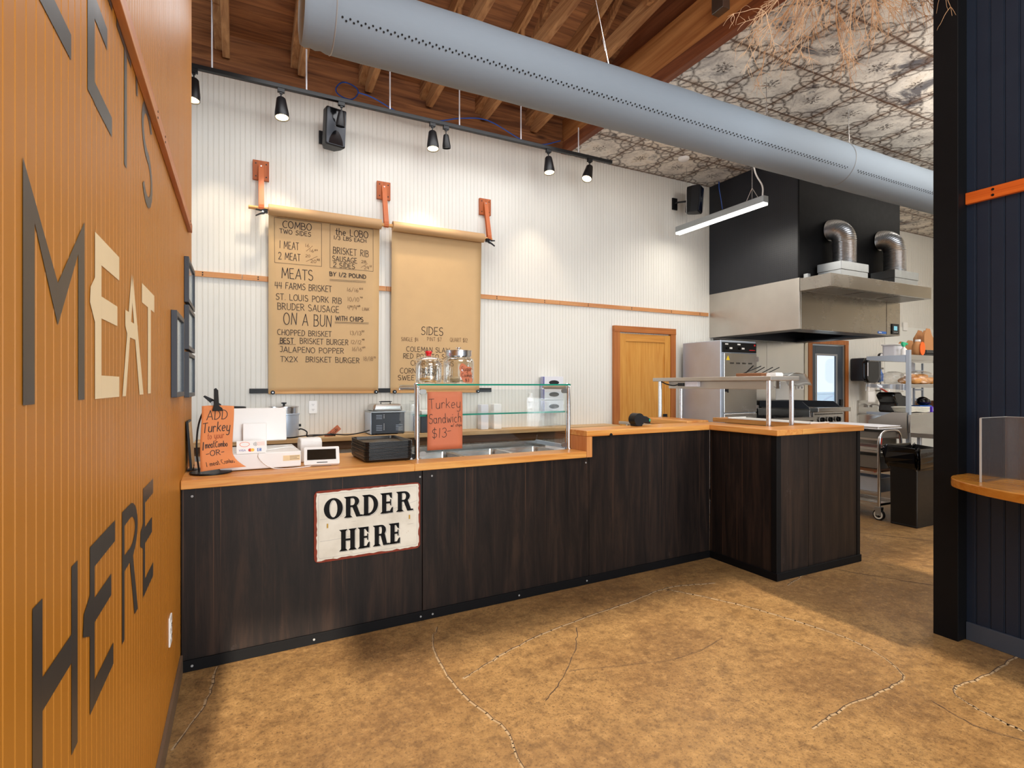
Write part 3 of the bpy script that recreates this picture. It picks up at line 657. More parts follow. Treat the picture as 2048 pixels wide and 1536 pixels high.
obj('cable_notch', MB().cyl((2.66, -.0235, 1.048), (2.66, -.0215, 1.048), .014, n=14).box(2.646, 2.674, -.0235, -.0215, 1.043, 1.048), M['black'], t, local=True)

# ORDER HERE tin sign
t = thing('order_sign', 'worn cream enamel sign reading ORDER HERE with rusty red edges', 'sign', mtx=cframe(.622, -.0005, .438))
SW, SH = .602, .392
rnd = random.Random(5)
def rough(r0, k): return [(u+(rnd.random()-.5)*k, v+(rnd.random()-.5)*k) for u, v in r0]
def edgepts(x0, x1, y0, y1, n=26):
    o = []
    for i in range(n): o.append((x0+(x1-x0)*i/n, y0))
    for i in range(n): o.append((x1, y0+(y1-y0)*i/n))
    for i in range(n): o.append((x1-(x1-x0)*i/n, y1))
    for i in range(n): o.append((x0, y1-(y1-y0)*i/n))
    return o
FS = lambda d: (lambda u, v, w: (u, -d-w, v))
obj('backing', MB().prism(rough(rrect(0, SW, 0, SH, .025, 6), .002), FS(.0015), .005), M['rust'], t, local=True)
obj('enamel_face', MB().prism(rough(edgepts(.0125, SW-.0105, .011, SH-.0095), .007), FS(.0066), .0006), M['enamel'], t, local=True)
sg = MB(); fs = lambda u, v: (u, -.0076, v)
def poly(mb, pts, fn, mi=0): mb.add([fn(u, v) for u, v in pts], [tuple(range(len(pts)))], mi)
def ringfill(mb, o, i, fn, mi=0):
    for k in range(len(o)-1): poly(mb, [o[k], o[k+1], i[k+1], i[k]], fn, mi)
def stem_(mb, x, w, z, h, fn, mi, s=.011, th=.007):
    poly(mb, [(x, z), (x+w, z), (x+w, z+h), (x, z+h)], fn, mi)
    for zz, d in ((z, 1), (z+h, -1)): poly(mb, [(x-s, zz), (x+w+s, zz), (x+w+s*.7, zz+d*th*.55), (x+w, zz+d*th*1.6), (x, zz+d*th*1.6), (x-s*.7, zz+d*th*.55)], fn, mi)
def serif(mb, ch, x, z, w, h, fn, mi=0):
    sw = .0255
    if ch == 'O': ringfill(mb, arc(x+w/2, z+h/2, w/2, h/2, 0, 360, 30), arc(x+w/2, z+h/2, w/2-sw*1.15, h/2-.011, 0, 360, 30), fn, mi); return
    stem_(mb, x+.010, sw, z, h, fn, mi); a = x+.010+sw
    if ch == 'D':
        ringfill(mb, [(a-.004, z+h)]+arc(a, z+h/2, w-.016-sw, h/2, 90, -90, 18)+[(a-.004, z)], [(a-.004, z+h-.012)]+arc(a, z+h/2, w-.016-sw*2, h/2-.012, 90, -90, 18)+[(a-.004, z+.012)], fn, mi)
    if ch == 'R':
        hb = h*.52; ringfill(mb, [(a-.004, z+h)]+arc(a+.012, z+h-hb/2, w-.032-sw, hb/2, 90, -90, 16)+[(a-.004, z+h-hb)], [(a-.004, z+h-.011)]+arc(a+.012, z+h-hb/2, w-.032-sw*1.95, hb/2-.011, 90, -90, 16)+[(a-.004, z+h-hb+.011)], fn, mi)
        poly(mb, [(a+.008, z+h-hb+.006), (a+.034, z+h-hb+.010), (x+w-.004, z+.010), (x+w+.010, z+.010), (x+w+.010, z), (x+w-.026, z)], fn, mi)
    if ch == 'E':
        for zz, dd, L in ((z, 1, w-.012), (z+h, -1, w-.018)):
            poly(mb, [(a-.004, zz), (x+L, zz), (x+L, zz+dd*.034), (x+L-.008, zz+dd*.030), (x+L-.018, zz+dd*.012), (a-.004, zz+dd*.012)], fn, mi)
        m_ = z+h*.52; poly(mb, [(a-.004, m_-.006), (x+w*.66, m_-.006), (x+w*.66, m_-.018), (x+w*.74, m_-.018), (x+w*.74, m_+.018), (x+w*.66, m_+.018), (x+w*.66, m_+.006), (a-.004, m_+.006)], fn, mi)
    if ch == 'H':
        stem_(mb, x+w-.010-sw, sw, z, h, fn, mi); poly(mb, [(a, z+h*.46), (x+w-.010-sw, z+h*.46), (x+w-.010-sw, z+h*.56), (a, z+h*.56)], fn, mi)
for word, x0, x1, z0, h in (('ORDER', .050, .548, .585*SH, .30*SH), ('HERE', .132, .490, .118*SH, .305*SH)):
    ws = [{'O': 1.15, 'R': 1.06, 'D': 1.1, 'E': .98, 'H': 1.18}[c] for c in word]; tot = sum(ws)+.075*(len(ws)-1); k = (x1-x0)/tot; x = x0
    for c_, w_ in zip(word, ws):
        serif(sg, c_, x+.0045, z0-.0045, w_*k, h, lambda u, v: (u, -.0074, v), 1); serif(sg, c_, x+.0022, z0-.0022, w_*k, h, lambda u, v: (u, -.0077, v), 2)
        serif(sg, c_, x, z0, w_*k, h, lambda u, v: (u, -.0080, v), 0); x += (w_+.075)*k
bd = rrect(.022, SW-.020, .022, SH-.020, .010, 4); bd.append(bd[0]); ribbon(sg, bd, .0012, fs, 1)
for a_, b_ in (((.03, .115), (.20, .125)), ((.38, .24), (.585, .285)), ((.03, .235), (.21, .247))): ribbon(sg, [a_, ((a_[0]+b_[0])/2, (a_[1]+b_[1])/2-.003), b_], .0012, fs, 1)
obj('lettering', sg, [M['navy_flat'], M['grey'], M['enamel']], t, local=True)
for u, v in ((.069, .197), (.535, .192)): obj('mounting_tab', MB().box(u-.004, u+.004, -.0095, -.0082, v-.012, v+.012), M['amber'], t, local=True)

# ------------------------------------------------------------------ things standing on the order ledge
ZT = .942
# payment tray stack: nested trays, each one a thing
def tray_parts(root):
    a, b, hh = .300, .40, .020; mb = MB()
    o = rrect(0, a, 0, b, .035, 5); i = rrect(.012, a-.012, .012, b-.012, .028, 5); n = len(o)
    P = [(u, v, hh) for u, v in o]+[(u, v, hh) for u, v in rrect(.005, a-.005, .005, b-.005, .033, 5)]+[(u, v, .003) for u, v in i]+[(u, v, 0) for u, v in i]+[(u, v, hh-.0045) for u, v in o]
    F = []
    for r0, r1 in ((0, 1), (1, 2), (3, 4), (4, 0)): F += [(r0*n+k, r0*n+(k+1) % n, r1*n+(k+1) % n, r1*n+k) for k in range(n)]
    mb.add(P, F, 0, False); mb.add(P, [tuple(range(2*n, 3*n)), tuple(range(4*n-1, 3*n-1, -1))])
    return obj('tray_body', mb, M['black_tray'], root, local=True)
NT_ = 14
t0 = thing('serving_tray', 'bottom black serving tray of the stack on the order ledge', 'tray', mtx=cframe(.935, .150, ZT+.0005), group='black serving trays stacked beside the sneeze guard')
tray_parts(t0)
ORD = ['second', 'third', 'fourth', 'fifth', 'sixth', 'seventh', 'eighth', 'ninth', 'tenth', 'eleventh', 'twelfth', 'thirteenth', 'fourteenth', 'fifteenth']
for k in range(1, NT_):
    lab = f'{ORD[k-1]} black serving tray from the bottom of the ledge stack' if k < NT_-1 else 'topmost black serving tray of the ledge stack, open face showing'
    dup(t0, lab, mtx=cframe(.935+(rnd.random()-.5)*.004, .150+(rnd.random()-.5)*.004, ZT+.0005+k*.0079))
# cash drawer, register, printer, display
t = thing('cash_drawer', 'white cash drawer box under the register with a cream sticker', 'cash drawer', mtx=cframe(.17, .185, ZT+.0005))
obj('case', MB().box(0, .41, 0, .40, .004, .092), M['white'], t, local=True, bev=.006)
obj('sticker', MB().box(.315, .405, -.0012, 0, .040, .070), M['cookie_pale'], t, local=True)
lb = MB()
for k in range(3): lb.box(.350, .400-(k == 1)*.012, -.0018, -.0012, .047+k*.008, .049+k*.008)
obj('sticker_print', lb, M['ink_thin'], t, local=True)
for u in (.02, .36):
    for v in (.02, .35): obj('foot', MB().box(u, u+.03, v, v+.03, 0, .004), M['grey'], t, local=True)
t = thing('register_monitor', 'white register screen seen from its back on a white stand', 'monitor', mtx=cframe(.30, .39, ZT+.0935))
mm = MB().box(-.145, .145, -.010, .012, 0, .195); mm.move(Matrix.Translation((.08, 0, .046)) @ Matrix.Rotation(R(-10), 4, 'X')); obj('screen_housing', mm, M['white'], t, local=True, bev=.006)
mm = MB().box(-.138, .138, .0122, .0135, .008, .187); mm.move(Matrix.Translation((.08, 0, .046)) @ Matrix.Rotation(R(-10), 4, 'X')); obj('screen', mm, M['black_gloss'], t, local=True)
mm = MB().prism([(-.070, 0), (.055, 0), (.055, .012), (-.010, .024), (-.016, .150), (-.036, .154), (-.050, .024)], lambda a, z, w: (-.012+w, a, z), .125); obj('stand', mm, M['white'], t, local=True, bev=.004)
t = thing('payment_card_sign', 'small white card with payment marks leaning on the cash drawer', 'sign', mtx=cframe(.252, .182, ZT+.0935))
cp = Matrix.Rotation(R(-32), 4, 'X')
obj('card', MB().prism(rrect(0, .145, 0, .078, .004, 3), lambda u, v, w: (u, w, v), .0015).move(cp), M['paper'], t, local=True)
pr = MB(); fc = lambda u, v: tuple(cp @ Vector((u, -.0006, v)))
for cx, mi in ((.066, 2), (.078, 3)): poly(pr, arc(cx, .020, .0095, .0095, 0, 360, 18)[:-1], (lambda u, v, _m=mi: tuple(cp @ Vector((u, -.0006-.0002*_m, v)))), mi)
poly(pr, rc(.102, .122, .010, .030), fc, 1); ribbon(pr, [(.107, .027), (.107, .013), (.118, .013)], .0025, lambda u, v: tuple(cp @ Vector((u, -.0012, v))), 4); ribbon(pr, [(.107, .021), (.116, .021)], .0025, lambda u, v: tuple(cp @ Vector((u, -.0012, v))), 4); ribbon(pr, [(.107, .027), (.118, .027)], .0025, lambda u, v: tuple(cp @ Vector((u, -.0012, v))), 4)
write(pr, 'VISA', .012, .015, .010, .032, .0016, fc, mi=5)
e_ = arc(.040, .056, .024, .014, 0, 360, 22); ribbon(pr, e_, .0022, fc, 6)
for k in range(4): ribbon(pr, arc(.080, .055, .005+.005*k, .009+.003*k, -45, 45, 6), .0014, fc, 0)
for k in range(4): ribbon(pr, [(.102, .066-k*.006), (.140, .066-k*.006)], .001, fc, 6)
obj('card_print', pr, [M['ink'], M['blue'], M['red_hose'], M['yellow_dot'], M['white'], M['violet'], M['orange_dot']], t, local=True)
solo('receipt_printer', MB().prism([(0, 0), (.15, 0), (.15, .110), (.118, .142), (.03, .142), (0, .125)], lambda a, z, w: tuple(cw(.60+w, .36+a, ZT+.001+z)), .125), M['white'], 'white receipt printer box behind the customer display', 'printer', bev=.008)
t = thing('customer_display', 'white customer display tilted back with a dark screen', 'display', mtx=cframe(.592, .165, ZT+.0005, -8))
tm = Matrix.Translation((0, 0, .012)) @ Matrix.Rotation(R(-38), 4, 'X')
obj('housing', MB().prism(rrect(0, .195, 0, .118, .008, 4), lambda u, v, w: (u, w, v), .016).move(tm), M['white'], t, local=True, bev=.002)
obj('screen', MB().box(.018, .176, -.0012, .0, .030, .100).move(tm), M['screen'], t, local=True)
obj('card_slot', MB().box(.07, .128, -.001, .0, .010, .0145).move(tm), M['black'], t, local=True)
obj('base', MB().box(.04, .15, .010, .10, 0, .012).box(.07, .12, .04, .09, .012, .05), M['grey'], t, local=True, bev=.003)
wc = MB().tube(smooth_path([cw(.57, .40, ZT+.05), cw(.55, .33, ZT+.10), cw(.44, .30, ZT+.098), cw(.37, .19, ZT+.097), cw(.365, .172, ZT+.06), cw(.44, .165, ZT+.004), cw(.60, .155, ZT+.003), cw(.65, .20, ZT+.004)]), .0026, 8)
solo('white_cable', wc, M['white'], 'thin white cable trailing from the cash drawer to the customer display', 'cable')
# clamp stand with the orange ADD Turkey sheet
t = thing('sign_stand', 'black sign stand with round base behind the orange turkey sheet', 'sign stand', loc=(-.135, 3.285, ZT+.0005))
obj('base', MB().lathe([(0, 0), (.098, 0), (.1, .004), (.098, .009), (.04, .013), (0, .014)], n=36), M['black'], t, local=True)
obj('arch', MB().tube(smooth_path([(-.055, .012, .012), (-.066, .012, .12), (-.060, .012, .24), (-.035, .010, .325), (0, .008, .345), (.034, .010, .325), (.058, .012, .24), (.062, .012, .12), (.055, .012, .012)]), .0045, 8), M['black'], t, local=True)
t = thing('spring_clamp', 'black spring clamp pinching the orange turkey sheet to its stand', 'clamp', loc=(-.105, 3.262, 1.277))
lv = MB().prism([(-.022, -.004), (.026, -.004), (.026, .010), (.010, .024), (.006, .105), (-.004, .118), (-.014, .112), (-.014, .03)], lambda u, v, w: (u, -.014-.12*v-w, v), .012)
obj('lever', lv, M['black'], t, local=True, bev=.002)
lv = MB().prism([(-.022, .0), (.022, .0), (.018, .03), (-.020, .058), (-.058, .078), (-.066, .072), (-.030, .036)], lambda u, v, w: (u, .010+.15*v+w, v), .012)
obj('lever', lv, M['black'], t, local=True, bev=.002)
obj('spring', MB().cyl((-.018, -.012, .036), (-.018, .012, .036), .012, n=14).cyl((-.018, -.02, .036), (-.018, .03, .036), .005, n=10), M['steel_dark'], t, local=True)
t = thing('turkey_add_sheet', 'orange paper sheet lettered ADD Turkey to your 1 meat Combo', 'sign', loc=(-.10, 3.24, ZT+.001))
def shp(u, v):                      # u across, v up (0..1); curls forward at the foot
    z = .024+.333*v; x = -.079+.150*u-.004*math.sin(v*5); y = .012-.004*math.cos(u*3)
    k = max(0, .28-v)/.28; y -= .055*k*k*(.6+.6*u); x += .062*k*k*u; z += .012*k*(1-u)*0-.006*k*k+.018*k*k*u
    return (x, y+.002, z+.003*math.sin(u*4))
obj('sheet', MB().sheet(12, 20, lambda u, v: shp(u, v)), M['orange_paper2'], t, local=True, solid=.0006)
ad = MB(); fa = lambda u, v: (lambda p: (p[0], p[1]-.0012, p[2]))(shp(u/.15, v/.345))
for s_, u0, v0, h, w_, pen, mi in (('ADD', .024, .268, .050, .094, .0030, 0), ('Turkey', .008, .196, .052, .126, .0034, 0), ('to your', .032, .160, .034, .076, .0020, 1), ('1', .010, .105, .042, 0, .0040, 0), ('meat', .024, .112, .036, .042, .0026, 0), ('Combo', .070, .116, .030, .056, .0026, 0), ('-OR-', .026, .068, .028, .084, .0028, 0), ('1 meat Combo', .022, .018, .022, .112, .0018, 0)):
    write(ad, s_, u0, v0, h, w_, pen*1.25, fa, .10 if s_ != 'ADD' else .02, mi)
obj('lettering', ad, [M['ink'], M['ink_red']], t, local=True)
t = thing('menu_tablet', 'slim black framed tablet standing edge-on against the ochre wall', 'tablet', loc=(-.228, 3.44, ZT+.0005))
tm = Matrix.Rotation(R(-4), 4, 'Y')
obj('frame', MB().box(-.008, .004, -.09, .10, .01, .275).move(tm), M['black'], t, local=True, bev=.002)
obj('screen_glass', MB().box(.0042, .0062, -.08, .09, .02, .265).move(tm), M['shelf_wood'], t, local=True)
obj('foot', MB().box(-.025, .045, -.03, .03, 0, .006).box(-.006, .006, -.012, .012, .006, .03), M['black'], t, local=True)

# ------------------------------------------------------------------ sneeze guard and steam table
GU0, GU1, GV = 1.270, 2.430, .185
t = thing('sneeze_guard', 'glass sneeze guard on brushed steel posts over the steam pans', 'sneeze guard', mtx=cframe(0, 0, ZT))
for u in (GU0, GU1):
    pz = MB().tube([(u, GV, 0), (u, GV, .455), (u, GV+.008, .466), (u, GV+.02, .468)], .0165, 16); obj('post', pz, M['chrome'], t, local=True)
    obj('arm', MB().tube([(u, GV+.01, .452), (u, GV+.33, .452), (u, GV+.335, .447), (u, GV+.335, .435)], .0155, 14), M['chrome'], t, local=True)
    obj('flange', MB().cyl((u, GV, 0), (u, GV, .006), .028, n=18), M['chrome'], t, local=True)
    d = 1 if u == GU0 else -1
    for z in (.030, .425): obj('glass_clip', MB().prism(rrect(0, .048, -.016, .016, .0155, 5), lambda a, b, w, _u=u, _z=z, _d=d: (_u+_d*(.012+a), GV-.008+w, _z+b), .014), M['steel_dark'], t, local=True)
gl = MB().box(GU0+.022, GU1-.022, GV-.004, GV+.002, .018, .438); obj('front_glass', gl, M['glass'], t, local=True)
for z, v1, nm in ((.470, GV+.36, 'top_glass'), (.272, GV+.26, 'shelf_glass')):
    e0, e1 = (GU0-.012, GU1+.0) if nm == 'top_glass' else (GU0+.02, GU1-.02); v0 = GV-.03 if nm == 'top_glass' else GV+.012
    g_ = obj(nm, MB().box(e0, e1, v0+.0015, v1, z-.005, z+.005), M['glass'], t, local=True)
    obj('polished_edge', MB().box(e0, e1, v0, v0+.0013, z-.0055, z+.0055), M['glass_edge'], g_, local=True)
for u in (GU0-.004, GU1-.016):
    obj('end_glass', MB().prism([(GV+.025, .445), (GV+.30, .445), (GV+.43, .03), (GV+.025, .03)], lambda a, z, w, _u=u: (_u+w*1.0, a, z), .006), M['glass'], t, local=True)
    obj('end_rail', MB().box(u-.006, u+.012, GV+.025, GV+.43, .0, .028), M['steel'], t, local=True)
t = thing('turkey_sandwich_sheet', 'salmon paper sheet reading Turkey Sandwich $13 taped to the glass', 'sign', mtx=cframe(1.335, GV-.0062, ZT+.050))
obj('sheet', MB().sheet(6, 10, lambda u, v: (.242*u, -.0012-.004*math.sin(v*PI)*(.5+.5*u)-.002*math.sin(u*5+v*4)**2, .375*v)), M['orange_paper'], t, local=True, solid=.0005)
ts = MB(); ft = lambda u, v: (u, -.0030-.004*math.sin(min(max(v/.375, 0), 1)*PI)*(.5+.5*u/.242)-.002*math.sin(u/.242*5+v/.375*4)**2, v)
for s_, u0, v0, h, w_, pen in (('Turkey', .012, .265, .062, .215, .0022), ('Sandwich', .010, .170, .060, .222, .0024), ('w/ chips', .160, .146, .018, .076, .0016), ('$13', .030, .078, .060, .100, .0024), ('-', .135, .105, .030, .026, .0020)): write(ts, s_, u0, v0, h, w_, pen*1.45, ft, .03)
obj('lettering', ts, M['ink'], t, local=True)
t = thing('steam_table', 'stainless steam table top with open pan wells behind the sneeze guard', 'steam table', mtx=cframe(0, 0, 0))
obj('rim', MB().box(1.19, 2.50, .167, .215, .895, .925).box(1.19, 2.50, .53, .60, .895, .925).box(1.19, 1.24, .215, .53, .895, .925).box(2.35, 2.50, .215, .53, .895, .925).box(1.603, 1.623, .215, .53, .895, .925).box(1.975, 1.995, .215, .53, .895, .925), M['steel_x'], t, local=True, bev=.002)
obj('cutting_ledge', MB().box(1.19, 2.36, .605, .80, .905, .932), M['white'], t, local=True, bev=.004)
obj('cabinet', MB().box(1.2, 2.49, .165, .79, .05, .70), M['steel_x'], t, local=True)
obj('splash', MB().box(1.19, 2.49, .598, .604, .925, .965), M['steel_x'], t, local=True)
def pan(root, a, b, d):
    o = rrect(0, a, 0, b, .03, 4); i = rrect(.012, a-.012, .012, b-.012, .026, 4); j = rrect(.02, a-.02, .02, b-.02, .022, 4); n = len(o)
    P = [(u, v, .006) for u, v in o]+[(u, v, .006) for u, v in i]+[(u, v, -d) for u, v in j]; F = []
    for r0, r1 in ((0, 1), (1, 2)): F += [(r0*n+k, r0*n+(k+1) % n, r1*n+(k+1) % n, r1*n+k) for k in range(n)]
    F.append(tuple(range(2*n, 3*n))); return obj('pan_body', MB().add(P, F, 0, False), M['steel_x'], root, local=True, solid=.0012)
p0 = thing('steam_pan', 'steam pan behind the Turkey Sandwich sheet at the guard post', 'pan', mtx=cframe(1.236, .211, .9265), group='stainless pans in the steam table'); pan(p0, .370, .322, .05)
dup(p0, 'middle steam pan in the steam table behind the glass', mtx=cframe(1.615, .211, .9265)); dup(p0, 'steam pan at the riser end of the steam table', mtx=cframe(1.988, .211, .9265))

# ------------------------------------------------------------------ jars on the guard's top glass
def cookies(jar, mt, n, rr):
    for k in range(n):
        a = rnd.random()*6.3; d = rnd.random()*rr; z = .010+.010*(k % 4)+rnd.random()*.004; tl = (rnd.random()-.5)*.5
        c = MB().lathe([(0, 0), (.026, .0), (.029, .004), (.026, .008), (0, .009)], n=14); c.move(Matrix.Translation((jar[0]+d*math.cos(a), jar[1]+d*math.sin(a), jar[2]+z)) @ Matrix.Rotation(tl, 4, 'X') @ Matrix.Rotation(tl*.7, 4, 'Y'))
        yield c
J1 = cw(1.405, .345, ZT+.4745); J2 = cw(1.622, .345, ZT+.4745)
t = thing('cookie_jar', 'glass jar with red knobbed glass lid and black peanut lettering', 'jar', loc=J1)
obj('glass_body', MB().lathe([(0, .004), (.076, .004), (.086, .012), (.088, .03), (.088, .120), (.084, .140), (.070, .152), (.068, .158), (.066, .158), (.067, .150), (.081, .138), (.085, .12), (.085, .03), (.08, .012), (0, .010)], n=40), M['jar_glass'], t, local=True)
obj('glass_lid', MB().lathe([(.085, .158), (.088, .163), (.084, .168), (.05, .184), (.02, .192), (0, .192)], n=40), M['jar_glass'], t, local=True)
obj('knob', MB().lathe([(0, .190), (.018, .190), (.016, .198), (.022, .206), (.023, .216), (.018, .222), (0, .223)], n=24), M['red'], t, local=True)
lt = MB(); fj = lambda u, v: ((.0892)*math.sin(u/.0892-.28), -(.0892)*math.cos(u/.0892-.28), v)
for s_, u0, v0, h, w_ in (("TOM'S", -.010, .104, .013, .058), ('TOASTED', -.045, .086, .013, .115), ('PEANUTS', -.040, .068, .013, .112), ('DELICIOUS', -.03, .056, .008, .08)): write(lt, s_, u0, v0, h, w_, .0026, fj)
obj('lettering', lt, M['black'], t, local=True)
k = 0
for c in cookies((J1.x, J1.y, J1.z), None, 9, .045):
    k += 1; solo('cookie', c, M['cookie'] if k % 2 else M['cookie_pale'], 'flat round cookie lying in the red-lidded jar', 'cookie', 'cookies in the red-lidded jar')
t = thing('sugar_cookie_jar', 'wide glass jar with flat steel lid holding sugar cookies', 'jar', loc=J2)
obj('glass_body', MB().lathe([(0, .004), (.095, .004), (.105, .012), (.107, .03), (.107, .150), (.100, .172), (.084, .182), (.084, .196), (.081, .196), (.081, .181), (.098, .168), (.104, .148), (.104, .03), (.098, .012), (0, .010)], n=44), M['jar_glass'], t, local=True)
obj('lid', MB().lathe([(.0835, .192), (.090, .192), (.090, .224), (.094, .226), (.094, .230), (.085, .232), (0, .233)], n=40), M['chrome'], t, local=True)
obj('knob', MB().lathe([(0, .231), (.007, .231), (.006, .243), (.020, .248), (.020, .251), (0, .252)], n=20), M['chrome'], t, local=True)
for c in cookies((J2.x, J2.y, J2.z), None, 11, .06): solo('cookie', c, M['cookie_pale'], 'pale sugar cookie lying in the steel-lidded jar', 'cookie', 'cookies in the steel-lidded jar')
t = thing('sugar_cookie_tag', 'wavy salmon paper tag reading Sugar Cookies stuck on the jar', 'tag', loc=J2)
fj2 = lambda u, v, w=0: ((.1085+w)*math.sin(u/.1085), -(.1085+w)*math.cos(u/.1085), v)
sh_ = [(-.030, .125), (-.036, .105), (-.026, .085), (-.030, .062), (-.016, .030), (-.004, .012), (.030, .010), (.066, .008), (.074, .030), (.064, .050), (.070, .066), (.056, .085), (.066, .108), (.050, .116), (.020, .118), (-.005, .138), (-.020, .140)]
mb = MB(); cen = fj2(.018, .07, .0008); P = [cen]+[fj2(u, v, .0008) for u, v in sh_]; mb.add(P, [(0, i+1, (i+1) % len(sh_)+1) for i in range(len(sh_))]); obj('tag_paper', mb, M['orange_paper'], t, local=True, solid=.0006)
lt = MB(); fw_ = lambda u, v: fj2(u, v, .0035)
for s_, u0, v0, h, w_ in (('Sugar', -.022, .088, .030, .078), ('Cookies', -.018, .048, .026, .082), ('$3', .006, .018, .018, .03)): write(lt, s_, u0, v0, h, w_, .0020, fw_)
obj('lettering', lt, M['ink'], t, local=True)

# ------------------------------------------------------------------ back wall: shelf and what stands on it
t = thing('wall_shelf', 'long pale pine shelf along the white wall behind the counter', 'shelf', loc=(1.2, YB, .80))
obj('shelf_board', MB().box(-.33, 3.95, 5.03, YB-.0005, .905, .945), M['shelf_wood'], t, bev=.003)
obj('apron', MB().box(-.33, 3.95, 5.10, 5.13, .83, .904), M['shelf_dark'], t)
obj('ledger', MB().box(-.33, 3.95, YB-.03, YB-.0005, .80, .904), M['shelf_wood'], t)
ZS = .9455
t = thing('soup_warmer', 'round stainless soup warmer with lid behind the register screen', 'soup warmer', loc=(.352, 5.17, ZS))
obj('body', MB().lathe([(0, .012), (.122, .012), (.124, .02), (.124, .20), (.132, .204), (.132, .212), (.11, .214)], n=44), M['steel'], t, local=True)
obj('inset', MB().lathe([(.115, .21), (.118, .265), (.124, .268), (.124, .276), (.02, .284), (0, .284)], n=44), M['chrome'], t, local=True)
obj('lid_knob', MB().lathe([(0, .284), (.010, .284), (.010, .296), (.022, .300), (.022, .310), (0, .312)], n=20), M['black'], t, local=True)
obj('base', MB().lathe([(0, 0), (.118, 0), (.118, .012), (0, .012)], n=36), M['black'], t, local=True)
obj('dial', MB().cyl((.122, 0, .105), (.142, -.0, .105), .012, n=14), M['black'], t, local=True)
solo('black_basket', MB().lathe([(.10, 0), (.118, .02), (.128, .278), (.122, .280), (.11, .02), (0, .012), (0, 0)], (-.075, 5.17, ZS), n=30), M['black'], 'black tub on the pine shelf just visible above the register screen', 'tub')
t = thing('food_rethermalizer', 'square grey steam warmer with domed lid on the pine shelf', 'food warmer', loc=(1.245, 5.18, ZS))
obj('body', MB().box(-.155, .158, -.135, .135, .010, .205), M['charcoal'], t, local=True, bev=.003)
obj('side_plate', MB().box(-.159, -.1552, -.137, .137, .008, .206), M['steel'], t, local=True)
obj('rim', MB().box(-.163, .166, -.142, .142, .206, .218), M['galv'], t, local=True, bev=.002)
lid = MB(); lid.prism([(-.145, .219), (.148, .219), (.136, .285), (-.125, .285)], lambda u, v, w: (u, -.125+w, v), .25); obj('lid', lid, M['steel_x'], t, local=True, bev=.02)
obj('lid_handle', MB().tube([(-.035, 0, .284), (-.035, 0, .305), (.055, 0, .305), (.055, 0, .284)], .006, 8).box(-.05, .07, -.008, .008, .302, .309), M['black'], t, local=True)
vt = MB()
for zz in (.15, .165, .18, .04, .055, .07, .085):
    vt.box(-.11, -.055, -.1362, -.135, zz, zz+.003)
    if zz < .1: vt.box(.075, .14, -.1362, -.135, zz, zz+.003)
obj('vent', vt, M['steel'], t, local=True)
dots = MB()
for zz in (.155, .168, .182, .045, .058, .071, .084, .097): dots.box(-.040, -.034, -.1362, -.135, zz, zz+.005)
obj('rivet', dots, M['white'], t, local=True)
for u in (-.15, .12):
    for v in (-.13, .10): obj('foot', MB().box(u, u+.03, v, v+.03, 0, .01), M['black'], t, local=True)
cb = MB().tube(smooth_path([(.46, 5.16, ZS+.06), (.49, 5.12, ZS+.075), (.535, 5.10, ZS+.05), (.54, 5.10, ZS+.008), (.62, 5.09, ZS+.012), (.74, 5.10, ZS+.02), (.88, 5.08, ZS+.010), (1.0, 5.09, ZS+.022), (1.085, 5.10, ZS+.042)]), .006, 8)
cb.tube(smooth_path([(.46, 5.10, ZS+.01), (.58, 5.11, ZS+.018), (.70, 5.09, ZS+.016), (.78, 5.11, ZS+.006)]), .005, 8)
solo('power_cord', cb, M['black'], 'black power cords tangled on the pine shelf between the two warmers', 'cord')
t = thing('paper_tag', 'orange paper tag tilted over the cords on the pine shelf', 'tag', loc=(.745, 5.11, ZS+.018))
tm = Matrix.Rotation(R(40), 4, 'Y').inverted()
obj('tag_paper', MB().box(-.055, .095, 0, .001, -.022, .030).move(tm), M['orange_paper'], t, local=True)
lt = MB(); write(lt, 'Sub', .0, -.010, .03, .07, .003, lambda u, v: tuple(tm @ Vector((u, -.001, v)))); obj('lettering', lt, M['ink'], t, local=True)
def outlet(name, label, loc, rotz=0):
    t = thing(name, label, 'outlet', loc=loc, rot=rotz)
    obj('cover_plate', MB().prism(rrect(-.036, .036, 0, .118, .004, 3), lambda u, v, w: (u, -w, v), .006), M['white'], t, local=True, bev=.0015)
    for z in (.036, .082):
        s_ = obj('socket', MB().prism(rrect(-.017, .017, z-.013, z+.013, .007, 4), lambda u, v, w: (u, -.006-w, v), .0015), M['white'], t, local=True)
        obj('slot', MB().box(-.008, -.0055, -.0085, -.0074, z-.002, z+.007).box(.0055, .008, -.0085, -.0074, z-.002, z+.006).box(-.002, .002, -.0085, -.0074, z-.009, z-.005), M['charcoal'], s_, local=True)
    return t
outlet('wall_outlet', 'white outlet on the white wall between the soup warmer and grey warmer', (.613, YB-.0005, 1.145))
outlet('wall_outlet', 'white outlet low on the ochre partition below the word HERE', (XL+.0005, 2.63, .338), R(90))
outlet('wall_outlet', 'white outlet seen through the sneeze guard holding a plug-in freshener', (2.91, YB-.0005, 1.150))
solo('plug_in_freshener', MB().prism([(-.026, 0), (.026, 0), (.026, .05), (.014, .062), (.014, .10), (-.014, .10), (-.014, .062), (-.026, .05)], lambda u, v, w: (2.91+u, YB-.010-w, 1.222+v), .045), M['white'], 'white plug-in freshener pushed into the outlet behind the sneeze guard', 'air freshener', bev=.006)
solo('paper_carton', MB().box(2.395, 2.483, 5.16, 5.25, ZS, 1.209), M['white'], 'tall white paper carton standing on the pine shelf, nearer the glove boxes', 'carton', bev=.004)
